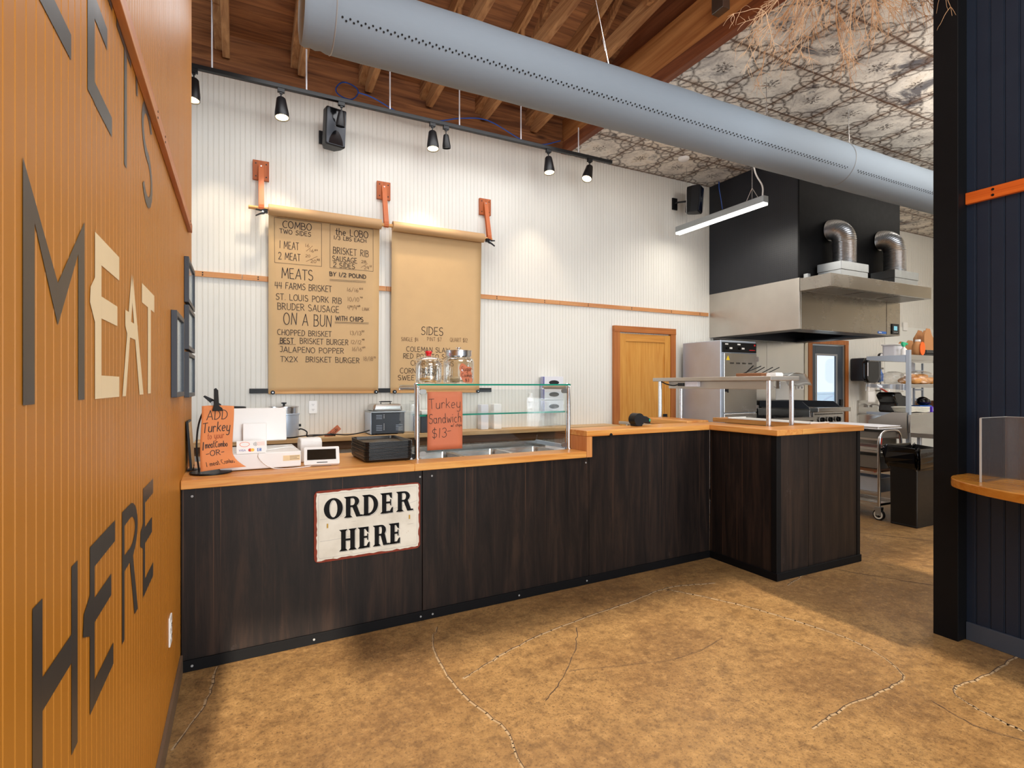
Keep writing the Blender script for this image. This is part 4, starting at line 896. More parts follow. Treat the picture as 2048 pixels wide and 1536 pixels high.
solo('paper_carton', MB().box(2.25, 2.335, 5.17, 5.26, ZS, 1.205), M['box_white'], 'tall grey-white carton standing on the pine shelf left of its white twin', 'carton', bev=.004)
t = thing('black_crate', 'dark green lidded food crate on the pine shelf beside the grey warmer', 'crate', loc=(1.75, 5.19, ZS))
obj('body', MB().box(-.18, .18, -.13, .13, 0, .16), M['charcoal'], t, local=True, bev=.006); obj('lid', MB().box(-.185, .185, -.135, .135, .1605, .175), M['glass_edge'], t, local=True, bev=.004); obj('tub', MB().box(-.17, .17, -.12, .12, .1755, .215), M['white'], t, local=True, bev=.006)
# glove boxes in a wall rack
g0 = thing('glove_box', 'white glove box in wall rack, topmost of three', 'glove box', loc=(3.042, 5.215, 1.378), group='glove boxes racked on the white wall')
obj('carton', MB().box(0, .246, 0, .09, 0, .128), M['box_white'], g0, local=True, bev=.002)
obj('side_panel', MB().box(-.0014, -.0002, .004, .086, .004, .124), M['violet'], g0, local=True)
obj('opening', MB().prism(arc(.123, .060, .066, .026, 0, 360, 26)[:-1], lambda u, v, w: (u, -.0012+w, v), .001), M['black'], g0, local=True)
for lab, z in (('white glove box in wall rack, middle of three', 1.244), ('white glove box in wall rack, lowest of three', 1.110)): dup(g0, lab, loc=(3.042, 5.215, z))
solo('glove_rack', MB().box(3.034, 3.0385, 5.23, YB-.0005, 1.10, 1.50).box(3.2915, 3.296, 5.23, YB-.0005, 1.10, 1.50).box(3.0385, 3.2915, 5.309, YB-.0005, 1.10, 1.50).box(3.0385, 3.2915, 5.212, 5.309, 1.1015, 1.1088), M['jar_glass'], 'clear wall rack holding three glove boxes', 'rack')
# paper menu scrolls
YR = 5.205
t = thing('scroll_dowel', 'long pale dowel slung in leather straps carrying the menu rolls', 'dowel', loc=(1.2, YR, 2.955))
obj('rod', MB().cyl((.07, YR, 2.955), (2.39, YR, 2.955), .0165, n=14), M['dowel'], t)
for x0, x1, zb in ((.113, .233, 3.235), (1.185, 1.348, 3.233), (2.288, 2.425, 3.235)):
    xc = (x0+x1)/2
    t = thing('strap_bracket', {0: 'orange wood block with leather strap above the left end of the COMBO scroll', 1: 'orange wood block with leather strap between the two menu scrolls', 2: 'orange wood block with leather strap above the far end of the SIDES scroll'}[int(xc)], 'bracket', loc=(xc, YB, zb), group='strap brackets over the menu scrolls')
    obj('block', MB().box(xc-.066, xc+.066, YB-.032, YB-.0005, zb, zb+.174), M['plate_wood'], t, bev=.002)
    sc = MB()
    for a in (-.042, .042):
        for b in (.03, .144): sc.cyl((xc+a, YB-.0315, zb+b), (xc+a, YB-.0345, zb+b), .006, n=10)
    obj('screw', sc, M['black'], t)
    zt = zb+.118; w = .022
    st = [(YB-.0335, zt+.014), (YB-.0375, zt+.014), (YB-.0375, zt-.02), (YR+.019, 2.99), (YR+.021, 2.955), (YR+.014, 2.938), (YR, 2.9335), (YR-.016, 2.942), (YR-.021, 2.96), (YR-.020, 2.985), (YB-.052, zt-.02), (YB-.045, zt+.012)]
    path = [Vector((xc, y, z)) for y, z in st]
    stp = MB()
    for a, b in zip(path[:-1], path[1:]): stp.bar(a, b, w*2, .003, (0, 1, .01) if abs((b-a).normalized().z) > .7 else (0, 0, 1))
    obj('strap', stp, M['leather'], t); obj('stud', MB().cyl((xc, YB-.044, zt), (xc, YB-.0535, zt), .006, n=10), M['chrome'], t)
MENU1 = [('COMBO', 0.348, 2.825, 0.06, 0.243, 1), ('TWO SIDES', 0.324, 2.772, 0.038, 0.261, 0), ('1 MEAT', 0.321, 2.638, 0.065, 0.163, 0), ('16', 0.538, 2.673, 0.029, 0.034, 2), ('/', 0.547, 2.64, 0.044, 0.054, 2), ('16', 0.576, 2.633, 0.026, 0.035, 2), ('64', 0.617, 2.648, 0.014, 0.029, 2), ('2 MEAT', 0.315, 2.539, 0.062, 0.182, 0), ('20', 0.541, 2.582, 0.022, 0.038, 2), ('/', 0.547, 2.546, 0.047, 0.086, 2), ('20', 0.586, 2.537, 0.027, 0.047, 2), ('60', 0.639, 2.562, 0.016, 0.026, 2), ('the LOBO', 0.803, 2.818, 0.061, 0.302, 1), ('1/3 LBS EACH', 0.789, 2.774, 0.033, 0.299, 0), ('BRISKET RIB', 0.783, 2.641, 0.06, 0.326, 0), ('SAUSAGE', 0.779, 2.57, 0.048, 0.222, 0), ('2 SIDES', 0.786, 2.516, 0.043, 0.195, 0), ('28', 1.043, 2.58, 0.024, 0.045, 2), ('/', 1.039, 2.539, 0.037, 0.07, 2), ('29', 1.07, 2.523, 0.028, 0.043, 2), ('12', 1.119, 2.549, 0.014, 0.021, 2), ('MEATS', 0.341, 2.373, 0.092, 0.266, 1), ('BY 1/2 POUND', 0.754, 2.432, 0.036, 0.334, 1), ('44 FARMS BRISKET', 0.285, 2.279, 0.056, 0.488, 0), ('16/16', 0.91, 2.298, 0.035, 0.105, 2), ('64', 1.025, 2.325, 0.018, 0.035, 2), ('ST. LOUIS PORK RIB', 0.293, 2.178, 0.054, 0.568, 0), ('10/10', 0.917, 2.207, 0.038, 0.107, 2), ('40', 1.032, 2.245, 0.011, 0.024, 2), ('BRUDER SAUSAGE', 0.307, 2.092, 0.058, 0.531, 0), ('4', 0.916, 2.125, 0.041, 0.021, 2), ('50', 0.94, 2.151, 0.013, 0.023, 2), ('/4', 0.963, 2.128, 0.041, 0.04, 2), ('68', 1.007, 2.159, 0.015, 0.027, 2), ('LINK', 1.054, 2.127, 0.028, 0.066, 2), ('ON A BUN', 0.358, 1.958, 0.105, 0.412, 1), ('WITH CHIPS', 0.809, 2.018, 0.042, 0.255, 1), ('CHOPPED BRISKET', 0.307, 1.862, 0.049, 0.465, 0), ('13/13', 0.94, 1.888, 0.038, 0.107, 2), ('52', 1.051, 1.921, 0.013, 0.023, 2), ('BEST', 0.328, 1.787, 0.048, 0.114, 1), ('BRISKET BURGER', 0.497, 1.789, 0.05, 0.427, 0), ('12/12', 0.95, 1.803, 0.035, 0.097, 2), ('48', 1.052, 1.841, 0.014, 0.024, 2), ('JALAPENO POPPER', 0.325, 1.708, 0.049, 0.559, 0), ('16/16', 0.96, 1.736, 0.037, 0.091, 2), ('64', 1.059, 1.766, 0.015, 0.026, 2), ('TX2X', 0.331, 1.621, 0.048, 0.145, 0), ('BRISKET BURGER', 0.546, 1.622, 0.049, 0.484, 0), ('18/18', 1.068, 1.645, 0.038, 0.092, 2), ('72', 1.165, 1.672, 0.014, 0.021, 2)]
MENU2 = [('SIDES', 1.641, 1.919, 0.08, 0.232, 1), ('SINGLE $4', 1.437, 1.849, 0.037, 0.175, 2), ('PINT $7', 1.705, 1.859, 0.038, 0.153, 2), ('QUART $12', 1.951, 1.861, 0.04, 0.195, 2), ('COLEMAN SLAW', 1.493, 1.746, 0.048, 0.455, 0), ('RED POTATO SALAD', 1.458, 1.677, 0.048, 0.588, 0), ('CHARRO BEANS', 1.539, 1.607, 0.048, 0.454, 0), ('CORNBREAD', 1.43, 1.527, 0.051, 0.36, 0), ('SWEET POTATOES', 1.41, 1.459, 0.048, 0.575, 0)]
def yp(z): return YR+.046+(2.93-z)/(2.93-1.36)*(YB-.0215-YR-.046)
def paper_fn(u, v): return (u, yp(v)-.0014, v)
for nm, lab, x0, x1, menu in (('menu_scroll', 'brown paper menu scroll listing COMBO, MEATS and ON A BUN', .232, 1.214, MENU1), ('menu_scroll', 'brown paper menu scroll mostly blank with SIDES at its foot', 1.334, 2.290, MENU2)):
    t = thing(nm, lab, 'menu', loc=((x0+x1)/2, YR, 1.33), group='paper menu scrolls')
    obj('roll', MB().lathe([(.0172, 0), (.0470, 0), (.0470, x1-x0+.008), (.0172, x1-x0+.008), (.0172, 0)], n=32).move(Matrix.Translation((x0-.004, YR, 2.955)) @ Matrix.Rotation(R(90), 4, 'Y')), M['kraft_roll'], t)
    obj('paper_sheet', MB().sheet(14, 24, lambda u, v: (x0+(x1-x0)*u, yp(1.328+v*1.62)+.0012*math.sin(u*7+v*5)*min(1, 4*v*(1-v)), 1.328+v*1.62)), M['kraft'], t, solid=.0005)
    lt = MB()
    for s_, u0, v0, h, w_, pen in menu:
        write(lt, s_, u0, v0, h, w_, (.0050, .0064, .0031)[pen], lambda u, v: (u, yp(v)-.0030, v), mi=1 if pen == 2 else 0)
    lf = lambda u, v: (u, yp(v)-.0030, v)
    if menu is MENU1:
        for q in ([(.279, 2.904), (.679, 2.905), (.681, 2.509), (.282, 2.506), (.279, 2.904)], [(.754, 2.906), (1.151, 2.909), (1.155, 2.509), (.756, 2.506), (.754, 2.906)], [(.754, 2.397), (1.086, 2.407)], [(.754, 2.386), (1.086, 2.395)], [(.802, 2.003), (1.115, 2.011)], [(.802, 1.993), (1.115, 2.0)], [(.313, 1.78), (.46, 1.78)]): ribbon(lt, q, .003, lf)
    obj('lettering', lt, [M['ink'], M['ink_thin']], t)
    obj('bottom_batten', MB().box(x0+.004, x1-.002, YB-.034, YB-.0225, 1.332, 1.352), M['dowel'], t, bev=.001)
    for x in (x0+.036, x1-.026):
        kn = obj('thumb_knob', MB().cyl((x, YB-.034, 1.343), (x, YB-.056, 1.343), .0185, n=20), M['black'], t, bev=.002); obj('bolt', MB().cyl((x, YB-.056, 1.343), (x, YB-.059, 1.343), .005, n=10), M['chrome'], kn)
solo('scroll_rail', MB().box(.08, 2.435, YB-.019, YB-.0005, 1.336, 1.378), M['black'], 'long black rail on the white wall clamping both menu scrolls at the foot', 'rail', bev=.002)
for lab, x, s in (('black spring clamp on the dowel at the COMBO roll end', .222, -1), ('black spring clamp on the dowel at the SIDES roll end', 2.305, 1)):
    t = thing('spring_clamp', lab, 'clamp', loc=(x, YR, 2.955), group='clamps on the menu dowel')
    for d in (-1, 1):
        obj('lever', MB().prism([(0, d*.004), (s*.03, d*.022), (s*.055, d*.020), (s*.095, d*.032), (s*.098, d*.024), (s*.06, d*.008), (s*.03, d*.004)], lambda u, v, w: (u, -.038-w, v-.03-u*s*.25), .016), M['black'], t, local=True)
    obj('jaw', MB().box(min(0, s*.03), max(0, s*.03), -.052, -.018, -.045, -.012), M['black'], t, local=True); obj('spring', MB().cyl((s*.04, -.036, -.04), (s*.04, -.056, -.04), .008, n=12), M['chrome'], t, local=True)

# ------------------------------------------------------------------ roof trusses, header, cables
NTH = ['nearest the ochre partition', 'second from the ochre partition', 'third from the ochre partition', 'fourth from the ochre partition', 'fifth from the ochre partition', 'beside the header of the tin ceiling']
def zb(y): return 4.235+.085*(5.33-y)
tr0 = thing('roof_truss', 'weathered timber roof truss '+NTH[0], 'truss', loc=(-.15, 5.33, 4.2), group='open roof trusses over the counter')
Vx = lambda y, z: (-.15, y, z)
obj('top_chord', MB().bar(Vx(5.40, dz(5.40)-.075), Vx(-2.6, dz(-2.6)-.075), .045, .14, (1, 0, 0)) if False else MB().prism([(5.40, dz(5.40)-.004), (-2.6, dz(-2.6)-.004), (-2.6, dz(-2.6)-.150), (5.40, dz(5.40)-.150)], lambda y, z, w: (-.190+w, y, z), .060), M['rafter'], tr0, bev=.003)
obj('bottom_chord', MB().prism([(5.33, zb(5.33)+.03), (5.28, zb(5.28)), (-2.6, zb(-2.6)), (-2.6, zb(-2.6)+.135), (5.33, zb(5.33)+.135)], lambda y, z, w: (-.1295+w, y, z), .058), M['rafter'], tr0, bev=.003)
for i, y in enumerate((4.35, 3.3, 2.2, 1.1, -.1)):
    obj('web', MB().prism([(y-.045, zb(y)+.02), (y+.045, zb(y)+.02), (y+.045, dz(y)-.02), (y-.045, dz(y)-.02)], lambda a, z, w: (-.1725+w, a, z), .040), M['web'], tr0)
    y2 = y-.95; d = .055
    obj('web', MB().prism([(y-d, zb(y)+.06), (y+d, zb(y)+.06), (y2+d, dz(y2)-.06), (y2-d, dz(y2)-.06)], lambda a, z, w: (-.122+w, a, z), .038), M['web'], tr0)
for k in range(1, 6): dup(tr0, 'weathered timber roof truss '+NTH[k], loc=(-.15+.61*k, 5.33, 4.2))
struct('trim_7', MB().box(3.345, 3.41, -2.9, YB-.001, 4.205, 4.56), M['beam'], bev=.003)
struct('trim_8', MB().box(3.325, 3.40, -2.9, YB-.001, ZC-.001, 4.203), M['beam_dark'], bev=.003)
tb = MB().tube(arc(0, 0, .10, .075, 0, 360, 26) and [(.90+.10*math.cos(a)+.008*math.sin(3*a), 5.20, 4.16+.075*math.sin(a)) for a in [2*PI*k/26 for k in range(60)]], .006, 6)
tb.tube(smooth_path([(1.0, 5.20, 4.17), (1.15, 5.2, 4.15), (1.45, 5.21, 4.06), (1.75, 5.21, 4.07), (2.05, 5.2, 4.16), (2.35, 5.2, 4.20), (2.75, 5.2, 4.08), (3.0, 5.2, 4.08), (3.25, 5.22, 4.18)]), .006, 6)
solo('blue_cable', tb, M['blue_cable'], 'blue data cable coiled and draped along the rafters above the track', 'cable')
solo('blue_cable', MB().tube(smooth_path([(5.62, 5.1, 4.08), (5.60, 5.08, 3.98), (5.63, 5.08, 3.86), (5.66, 5.08, 3.72)]), .006, 6), M['blue_cable'], 'short loose blue cable hanging from the tin ceiling by the pegboard enclosure', 'cable')
t = thing('junction_box', 'steel junction box with conduit on the timber header', 'junction box', loc=(3.32, 3.0, 4.30))
obj('box', MB().box(3.27, 3.344, 2.93, 3.04, 4.28, 4.40), M['steel_dark'], t, bev=.003); obj('conduit', MB().tube([(3.30, 2.935, 4.36), (3.30, 2.6, 4.52), (3.30, 1.9, 4.60)], .010, 8), M['galv'], t)
solo('smoke_detector', MB().lathe([(0, ZC-.035), (.05, ZC-.033), (.062, ZC-.02), (.065, ZC-.0005), (0, ZC-.0005)], (4.68, 4.77, 0), n=26), M['white'], 'round white smoke detector on the tin ceiling', 'smoke detector')

# ------------------------------------------------------------------ fabric duct
DY, DZ, DR = 3.2, 3.51, .20
t = thing('fabric_duct', 'long grey fabric air duct with rows of small vent holes', 'duct', loc=(4.4, DY, DZ))
prof = [(.0, .30), (.14, .302), (.185, .31), (.194, .335), (.188, .36), (.196, .39), (.190, .42), (.2, .45)]+[(.2+.0012*math.sin(k*1.7), .5+k*.163) for k in range(50)]+[(.2, 8.6)]
obj('tube', MB().lathe([(r, z) for r, z in prof], n=48).move(Matrix.Translation((0, DY, DZ)) @ Matrix.Rotation(R(90), 4, 'Y')), M['duct'], t)
hm = MB(); x = .50; k = 0
while x < 8.4:
    al = R(33+(1.9 if k % 2 else -1.9)); rr = DR+.002
    if not 4.98 < x < 5.12:
        c_ = Vector((x, DY-rr*math.cos(al), DZ-rr*math.sin(al))); nv = Vector((0, -math.cos(al), -math.sin(al))); hm.cyl(c_, c_+nv*.0008, .0058, n=10)
    x += .0205; k += 1
obj('vent_hole', hm, M['duct_hole'], t)
for xs in (.47, 5.06): obj('seam', MB().lathe([(.2015, -.004), (.204, 0), (.2015, .004)], n=48).move(Matrix.Translation((xs, DY, DZ)) @ Matrix.Rotation(R(90), 4, 'Y')), M['grey'], t)
obj('hanging_rail', MB().box(.45, 8.5, DY-.008, DY+.008, DZ+.2, DZ+.214), M['galv'], t)
for x0, x1, z1 in ((2.42, 2.24, 4.38), (5.28, 5.27, ZC-.0005), (7.6, 7.6, ZC-.0005), (4.1, 4.1, ZC-.0005)):
    obj('hanger_wire', MB().cyl((x0, DY, DZ+.2), (x1, DY, z1), .0035, n=6).cyl((x0+(x1-x0)*.2, DY, DZ+.2+(z1-DZ-.2)*.2), (x0+(x1-x0)*.32, DY, DZ+.2+(z1-DZ-.2)*.32), .008, n=8), M['chrome'], t)

# ------------------------------------------------------------------ track lighting
TY, TZ = 4.9, 3.888
t = thing('lighting_track', 'long black lighting track hung on pale rods before the white wall', 'lighting track', loc=(1.6, TY, TZ))
obj('rail', MB().box(-1.6, 3.725, TY-.018, TY+.018, TZ, TZ+.034), M['black'], t, bev=.002)
for x in (-.193, .512, 1.228, 1.905, 2.578, 3.283): obj('hanger_rod', MB().cyl((x, TY, TZ+.034), (x, TY, dz(TY)-.03 if x < 3.25 else 4.20), .0065, n=8), M['box_white'], t)
def spot(label, x, tilt, yaw, lit, s=1.22):
    t = thing('track_spotlight', label, 'spotlight', loc=(x, TY, TZ-.0005), group='spotlights on the black track')
    obj('adapter', MB().box(-.028, .028, -.016, .016, -.032, 0).box(-.012, .012, -.01, .01, -.045, -.032), M['black'], t, local=True, bev=.002)
    obj('stem', MB().cyl((0, 0, -.045), (0, 0, -.085), .006, n=8), M['black'], t, local=True)
    m = Matrix.Translation((0, 0, -.080)) @ Matrix.Rotation(R(yaw), 4, 'Z') @ Matrix.Rotation(R(tilt), 4, 'X')
    L = .145*s; r0, r1 = .030*s, .046*s
    obj('can', MB().lathe([(0, 0), (r0*.8, 0), (r0, -.008), (r1, -L*.8), (r1, -L), (r1-.004, -L), (r1-.004, -L+.012), (0, -L+.012)], n=26).move(m), M['black'], t, local=True)
    if lit:
        obj('lamp_face', MB().lathe([(0, -L+.006), (r1-.006, -L+.008), (r1-.0055, -L+.0105), (0, -L+.0105)], n=22).move(m), M['lamp_warm'], t, local=True)
        d = bpy.data.lights.new('spot_beam', 'SPOT'); d.energy = lit; d.color = (1, .84, .62); d.spot_size = R(62); d.spot_blend = .75; d.shadow_soft_size = .035
        o = bpy.data.objects.new('spot_beam', d); COL.objects.link(o); o.parent = t; o.matrix_local = m @ Matrix.Translation((0, 0, -L-.004)) @ Matrix.Rotation(R(26), 4, 'X')
    else: obj('lens', MB().lathe([(0, -L+.006), (r1-.006, -L+.008)], n=22).move(m), M['black_gloss'], t, local=True)
spot('lit spotlight at the far track end, half hidden by the ochre partition', -.318, -6, -40, 30)
spot('lit spotlight over the COMBO scroll', .312, -9, 12, 45)
spot('unlit spotlight in front of the wall speaker above the scrolls', .80, 10, 20, 0, .86)
spot('lit spotlight over the SIDES scroll', 1.632, -8, -8, 45)
spot('unlit spotlight close beside the lit one over the SIDES scroll', 1.767, 10, -35, 0, .86)
spot('lit spotlight hanging straight, second from the tin ceiling end of the track', 2.905, -9, -10, 24)
spot('lit spotlight tilted sideways at the tin ceiling end of the track', 3.43, 24, 118, 13)

# ------------------------------------------------------------------ wall speakers
def speaker(label, loc, yaw, pitch):
    m = Matrix.Translation(Vector(loc)) @ Matrix.Rotation(R(yaw), 4, 'Z') @ Matrix.Rotation(R(pitch), 4, 'X')
    t = thing('wall_speaker', label, 'speaker', mtx=m, group='black wall speakers')
    w, h = .092, .165
    obj('cabinet', MB().prism([(-w, -.10), (w, -.10), (w*.94, -.0), (w*.6, .075), (-w*.6, .075), (-w*.94, 0)], lambda a, b, z: (a, b, z-h), 2*h), M['black'], t, local=True, bev=.014)
    obj('grille', MB().prism(rrect(-w+.008, w-.008, -h+.008, h-.008, .02, 5), lambda a, b, q: (a, -.1045+q, b), .004), M['charcoal'], t, local=True, bev=.002)
    for s in (1, -1):
        o = [(-.066, s*(h-.014)), (.066, s*(h-.014))]+[(x_, s*(.030+.10*(x_/.066)**2)) for x_ in [.06-.012*k for k in range(11)]]
        obj('horn_recess', MB().prism(o if s > 0 else o[::-1], lambda a, b, q: (a, -.1062+q, b), .0016), M['black_gloss'], t, local=True)
    obj('badge', MB().box(-.014, .014, -.1062, -.1045, .004, .010), M['grey'], t, local=True)
    return t
s1 = speaker('black wall speaker high above the menu scrolls, behind an unlit spotlight', (.755, 5.12, 3.73), 12, 6)
obj('wall_bracket', MB().tube([(.725, 5.19, 3.73), (.70, 5.27, 3.73), (.70, 5.329, 3.73)], .012, 8).box(.665, .735, 5.315, 5.3295, 3.67, 3.79), M['black'], s1)
s2 = speaker('black wall speaker beside the pegboard enclosure under the tin ceiling', (5.16, 5.10, 3.765), 28, 4)
obj('wall_bracket', MB().tube([(5.14, 5.17, 3.77), (5.06, 5.26, 3.77), (5.06, 5.329, 3.77)], .012, 8).box(5.02, 5.10, 5.312, 5.3295, 3.69, 3.84), M['black'], s2)

# ------------------------------------------------------------------ linear pendant
t = thing('linear_pendant', 'slim grey linear pendant lamp glowing white beside the pegboard enclosure', 'pendant lamp', loc=(4.90, 4.45, 3.36))
obj('housing', MB().box(4.862, 4.938, 3.83, 5.10, 3.315, 3.385), M['galv'], t, bev=.002)
obj('diffuser', MB().box(4.866, 4.934, 3.834, 5.096, 3.292, 3.3148), M['lamp_white'], t)
obj('hanger', MB().cyl((4.90, 4.0, 3.385), (4.90, 4.0, ZC-.0005), .003, n=6).cyl((4.90, 3.92, 3.385), (4.90, 4.0, 3.52), .003, n=6).cyl((4.90, 4.08, 3.385), (4.90, 4.0, 3.52), .003, n=6).cyl((4.90, 4.95, 3.385), (4.90, 4.95, ZC-.0005), .003, n=6), M['chrome'], t)
obj('power_cable', MB().tube(smooth_path([(4.90, 3.87, 3.385), (4.895, 3.87, 3.50), (4.89, 3.95, 3.66), (4.885, 3.98, 3.85), (4.90, 4.0, ZC-.001)]), .008, 8), M['white'], t)
light('pendant_glow', 'AREA', (4.90, 4.40, 3.285), (0, 0, 0), 12, (1, .95, .86), .07, 1.0)

# ------------------------------------------------------------------ exhaust hood and its ducts
HX0, HX1, HY0, HY1 = 5.69, 7.70, 4.01, YB-.001
t = thing('exhaust_hood', 'large stainless exhaust hood under a black pegboard enclosure', 'exhaust hood', loc=(6.7, 4.67, 2.05))
obj('canopy', MB().box(HX0, HX0+.03, HY0, HY1, 2.05, 2.634).box(HX1-.03, HX1, HY0, HY1, 2.05, 2.634), M['steel_y'], t, bev=.003)
obj('canopy', MB().box(HX0+.0305, HX1-.0305, HY0, HY0+.03, 2.05, 2.634), M['dim_hood_steel'], t, bev=.003)
obj('canopy_top', MB().box(HX0+.031, HX1-.031, HY0+.031, HY1-.002, 2.58, 2.63), M['steel_dark'], t)
obj('shaded_lip', MB().box(HX0+.031, HX1-.031, HY0+.031, HY0+.25, 2.052, 2.075).box(HX0+.031, HX0+.25, HY0+.25, HY1-.01, 2.052, 2.075).box(HX1-.25, HX1-.031, HY0+.25, HY1-.01, 2.052, 2.075), M['charcoal'], t)  # lip widened and coloured dark to stand in for shade underneath
obj('shade_lining', MB().box(HX0+.0305, HX0+.04, HY0+.04, HY1-.01, 2.076, 2.575).box(HX1-.04, HX1-.0305, HY0+.04, HY1-.01, 2.076, 2.575).box(HX0+.04, HX1-.04, HY1-.012, HY1-.003, 2.052, 2.575), M['charcoal'], t)  # dark sheets added to stand in for shade inside the canopy
ft_ = MB()
for k in range(4): ft_.prism([(4.75, 2.12), (5.25, 2.46), (5.25, 2.50), (4.72, 2.15)], lambda y, z, w, _x=HX0+.06+k*.475: (_x+w, y, z), .46)
obj('baffle_filter', ft_, M['charcoal'], t)
obj('hood_lamp', MB().box(6.1, 6.7, 4.35, 4.45, 2.555, 2.579), M['lamp_white'], t)
light('hood_glow', 'AREA', (6.6, 4.5, 2.54), (0, 0, 0), 3, (1, .95, .86), 1.0, .2)
obj('pegboard_side', MB().box(HX0, HX0+.02, HY0+.02, HY1, 2.6345, ZC-.001), M['pegboard'], t)
obj('enclosure_front', MB().box(HX0+.0005, HX1, HY0, HY0+.0195, 2.6345, ZC-.001).box(HX1-.02, HX1, HY0+.02, HY1, 2.6345, ZC-.001), M['navy_flat'], t)
obj('control_plate', MB().box(7.40, 7.697, HY0-.004, HY0-.0005, 2.056, 2.475), M['dim_hood_steel'], t, bev=.001)
cpn = obj('control_panel', MB().box(7.50, 7.655, HY0-.016, HY0-.0045, 2.065, 2.20), M['black'], t, bev=.003)
obj('lcd', MB().box(7.535, 7.61, HY0-.0175, HY0-.0162, 2.115, 2.17), M['lcd'], cpn); obj('button', MB().box(7.53, 7.55, HY0-.018, HY0-.0162, 2.085, 2.098).box(7.565, 7.585, HY0-.018, HY0-.0162, 2.085, 2.098).box(7.60, 7.62, HY0-.018, HY0-.0162, 2.085, 2.098), M['grey'], cpn)
bd_ = obj('maker_badge', MB().prism(rrect(7.21, 7.39, 2.062, 2.092, .012, 4), lambda a, z, w: (a, HY0-.0005-w, z), .003), M['blue'], t)
lt = MB(); ribbon(lt, [(7.23, 2.077), (7.26, 2.079), (7.285, 2.075)], .010, lambda u, v: (u, HY0-.0042, v)); obj('badge_mark', lt, M['white'], bd_)
obj('supply_plenum', MB().box(HX0, HX1-.02, 3.64, HY0-.005, 2.478, 2.622), M['dim_hood_steel'], t, bev=.003)
gr = MB()
for x in (5.78, 6.40, 7.05): gr.box(x, x+.57, 3.69, 3.96, 2.474, 2.4775)
obj('plenum_grille', gr, M['steel_dark'], t)
for x in (5.72, 6.62, 7.55): obj('lifting_bracket', MB().box(x, x+.05, 3.93, 3.98, 2.6225, 2.67).box(x+.005, x+.045, 3.925, 3.93, 2.63, 2.66), M['galv'], t, bev=.003)
for lab, x0, cx in (('spiral aluminium elbow duct on a bright tin collar at the near end of the hood', 5.96, 6.235), ('spiral aluminium elbow duct on a dark tin collar at the far end of the hood', 7.00, 7.245)):
    t = thing('flexible_duct', lab, 'duct', loc=(cx, 3.83, 2.623), group='elbow ducts on the hood plenum')
    obj('collar_box', MB().box(x0, x0+.50, 3.70, 3.97, 2.6228, 2.70), M['galv'], t, bev=.003)
    obj('collar_box', MB().box(x0-.006, x0+.506, 3.694, 3.976, 2.7005, 2.795), M['galv'], t, bev=.004)
    path = [(cx, 3.83, 2.796+.009*k) for k in range(30)]; c_ = (4.005, 3.06)
    path += [(cx, c_[0]-.175*math.cos(R(a)), c_[1]+.175*math.sin(R(a))) for a in [2.6*i for i in range(1, 35)]]
    obj('pipe', MB().tube(path, [.1165+(.0045 if i % 2 else -.0035) for i in range(len(path))], 30), M['alu'], t)

# ------------------------------------------------------------------ kitchen line
t = thing('holding_cabinet', 'tall stainless holding cabinet with black control strip by the wooden door', 'holding cabinet', loc=(5.44, 4.93, 0))
X0, X1, Y0, Y1 = 5.135, 5.745, 4.61, 5.25
obj('body', MB().box(X0, X1, Y0+.025, Y1, .14, 1.95), M['steel'], t, bev=.006)
obj('control_strip', MB().box(X0+.02, X1-.005, Y0+.012, Y0+.0245, 1.805, 1.925), M['black'], t, bev=.002)
for x in (X0+.09, X0+.30):
    kb = obj('control_knob', MB().cyl((x, Y0+.012, 1.855), (x, Y0-.006, 1.855), .017, n=16).box(x-.003, x+.003, Y0-.012, Y0-.006, 1.838, 1.872), M['black_gloss'], t); obj('readout', MB().box(x+.045, x+.09, Y0+.009, Y0+.0118, 1.845, 1.865), M['white'], kb); obj('switch_label', MB().box(x-.03, x+.02, Y0+.009, Y0+.0118, 1.895, 1.91), M['white'], kb)
obj('control_print', MB().box(X1-.13, X1-.03, Y0+.010, Y0+.0118, 1.835, 1.842).box(X1-.05, X1-.025, Y0+.010, Y0+.0118, 1.89, 1.91), M['red'], t)
dr = obj('door', MB().box(X0+.035, X1-.012, Y0, Y0+.0245, 1.075, 1.795), M['steel_x'], t, bev=.004)
vt = MB()
for k in range(4):
    for j in range(5): vt.box(X0+.13+k*.105+j*.014, X0+.138+k*.105+j*.014, Y0-.0012, Y0-.0002, 1.665, 1.683)
obj('vent', vt, M['black'], dr); obj('warning_sticker', MB().prism([(X0+.065, 1.71), (X0+.125, 1.71), (X0+.095, 1.765)], lambda a, z, w: (a, Y0-.0012+w, z), .001), mat('yellow_sticker', C(250, 214, 40), .5), dr)
obj('door_handle', MB().box(X0+.05, X0+.062, Y0-.03, Y0-.0005, 1.33, 1.50).box(X0+.046, X0+.066, Y0-.036, Y0-.03, 1.32, 1.51), M['black'], dr)
d2_ = obj('door', MB().box(X0+.035, X1-.012, Y0, Y0+.0245, .17, 1.065), M['steel_x'], t, bev=.004); obj('door_handle', MB().box(X0+.05, X0+.062, Y0-.03, Y0-.0005, .6, .78).box(X0+.046, X0+.066, Y0-.036, Y0-.03, .59, .79), M['black'], d2_)
obj('hinge', MB().box(X1-.016, X1+.008, Y0-.012, Y0+.02, 1.70, 1.76).box(X1-.016, X1+.008, Y0-.012, Y0+.02, 1.12, 1.16).box(X1-.016, X1+.008, Y0-.012, Y0+.02, .95, 1.0), M['chrome'], t)
for x in (X0+.06, X1-.06):
    for y in (Y0+.08, Y1-.06): obj('caster', MB().cyl((x-.015, y, .05), (x+.015, y, .05), .05, n=18).box(x-.03, x+.03, y-.03, y+.03, .10, .14), M['black'], t)
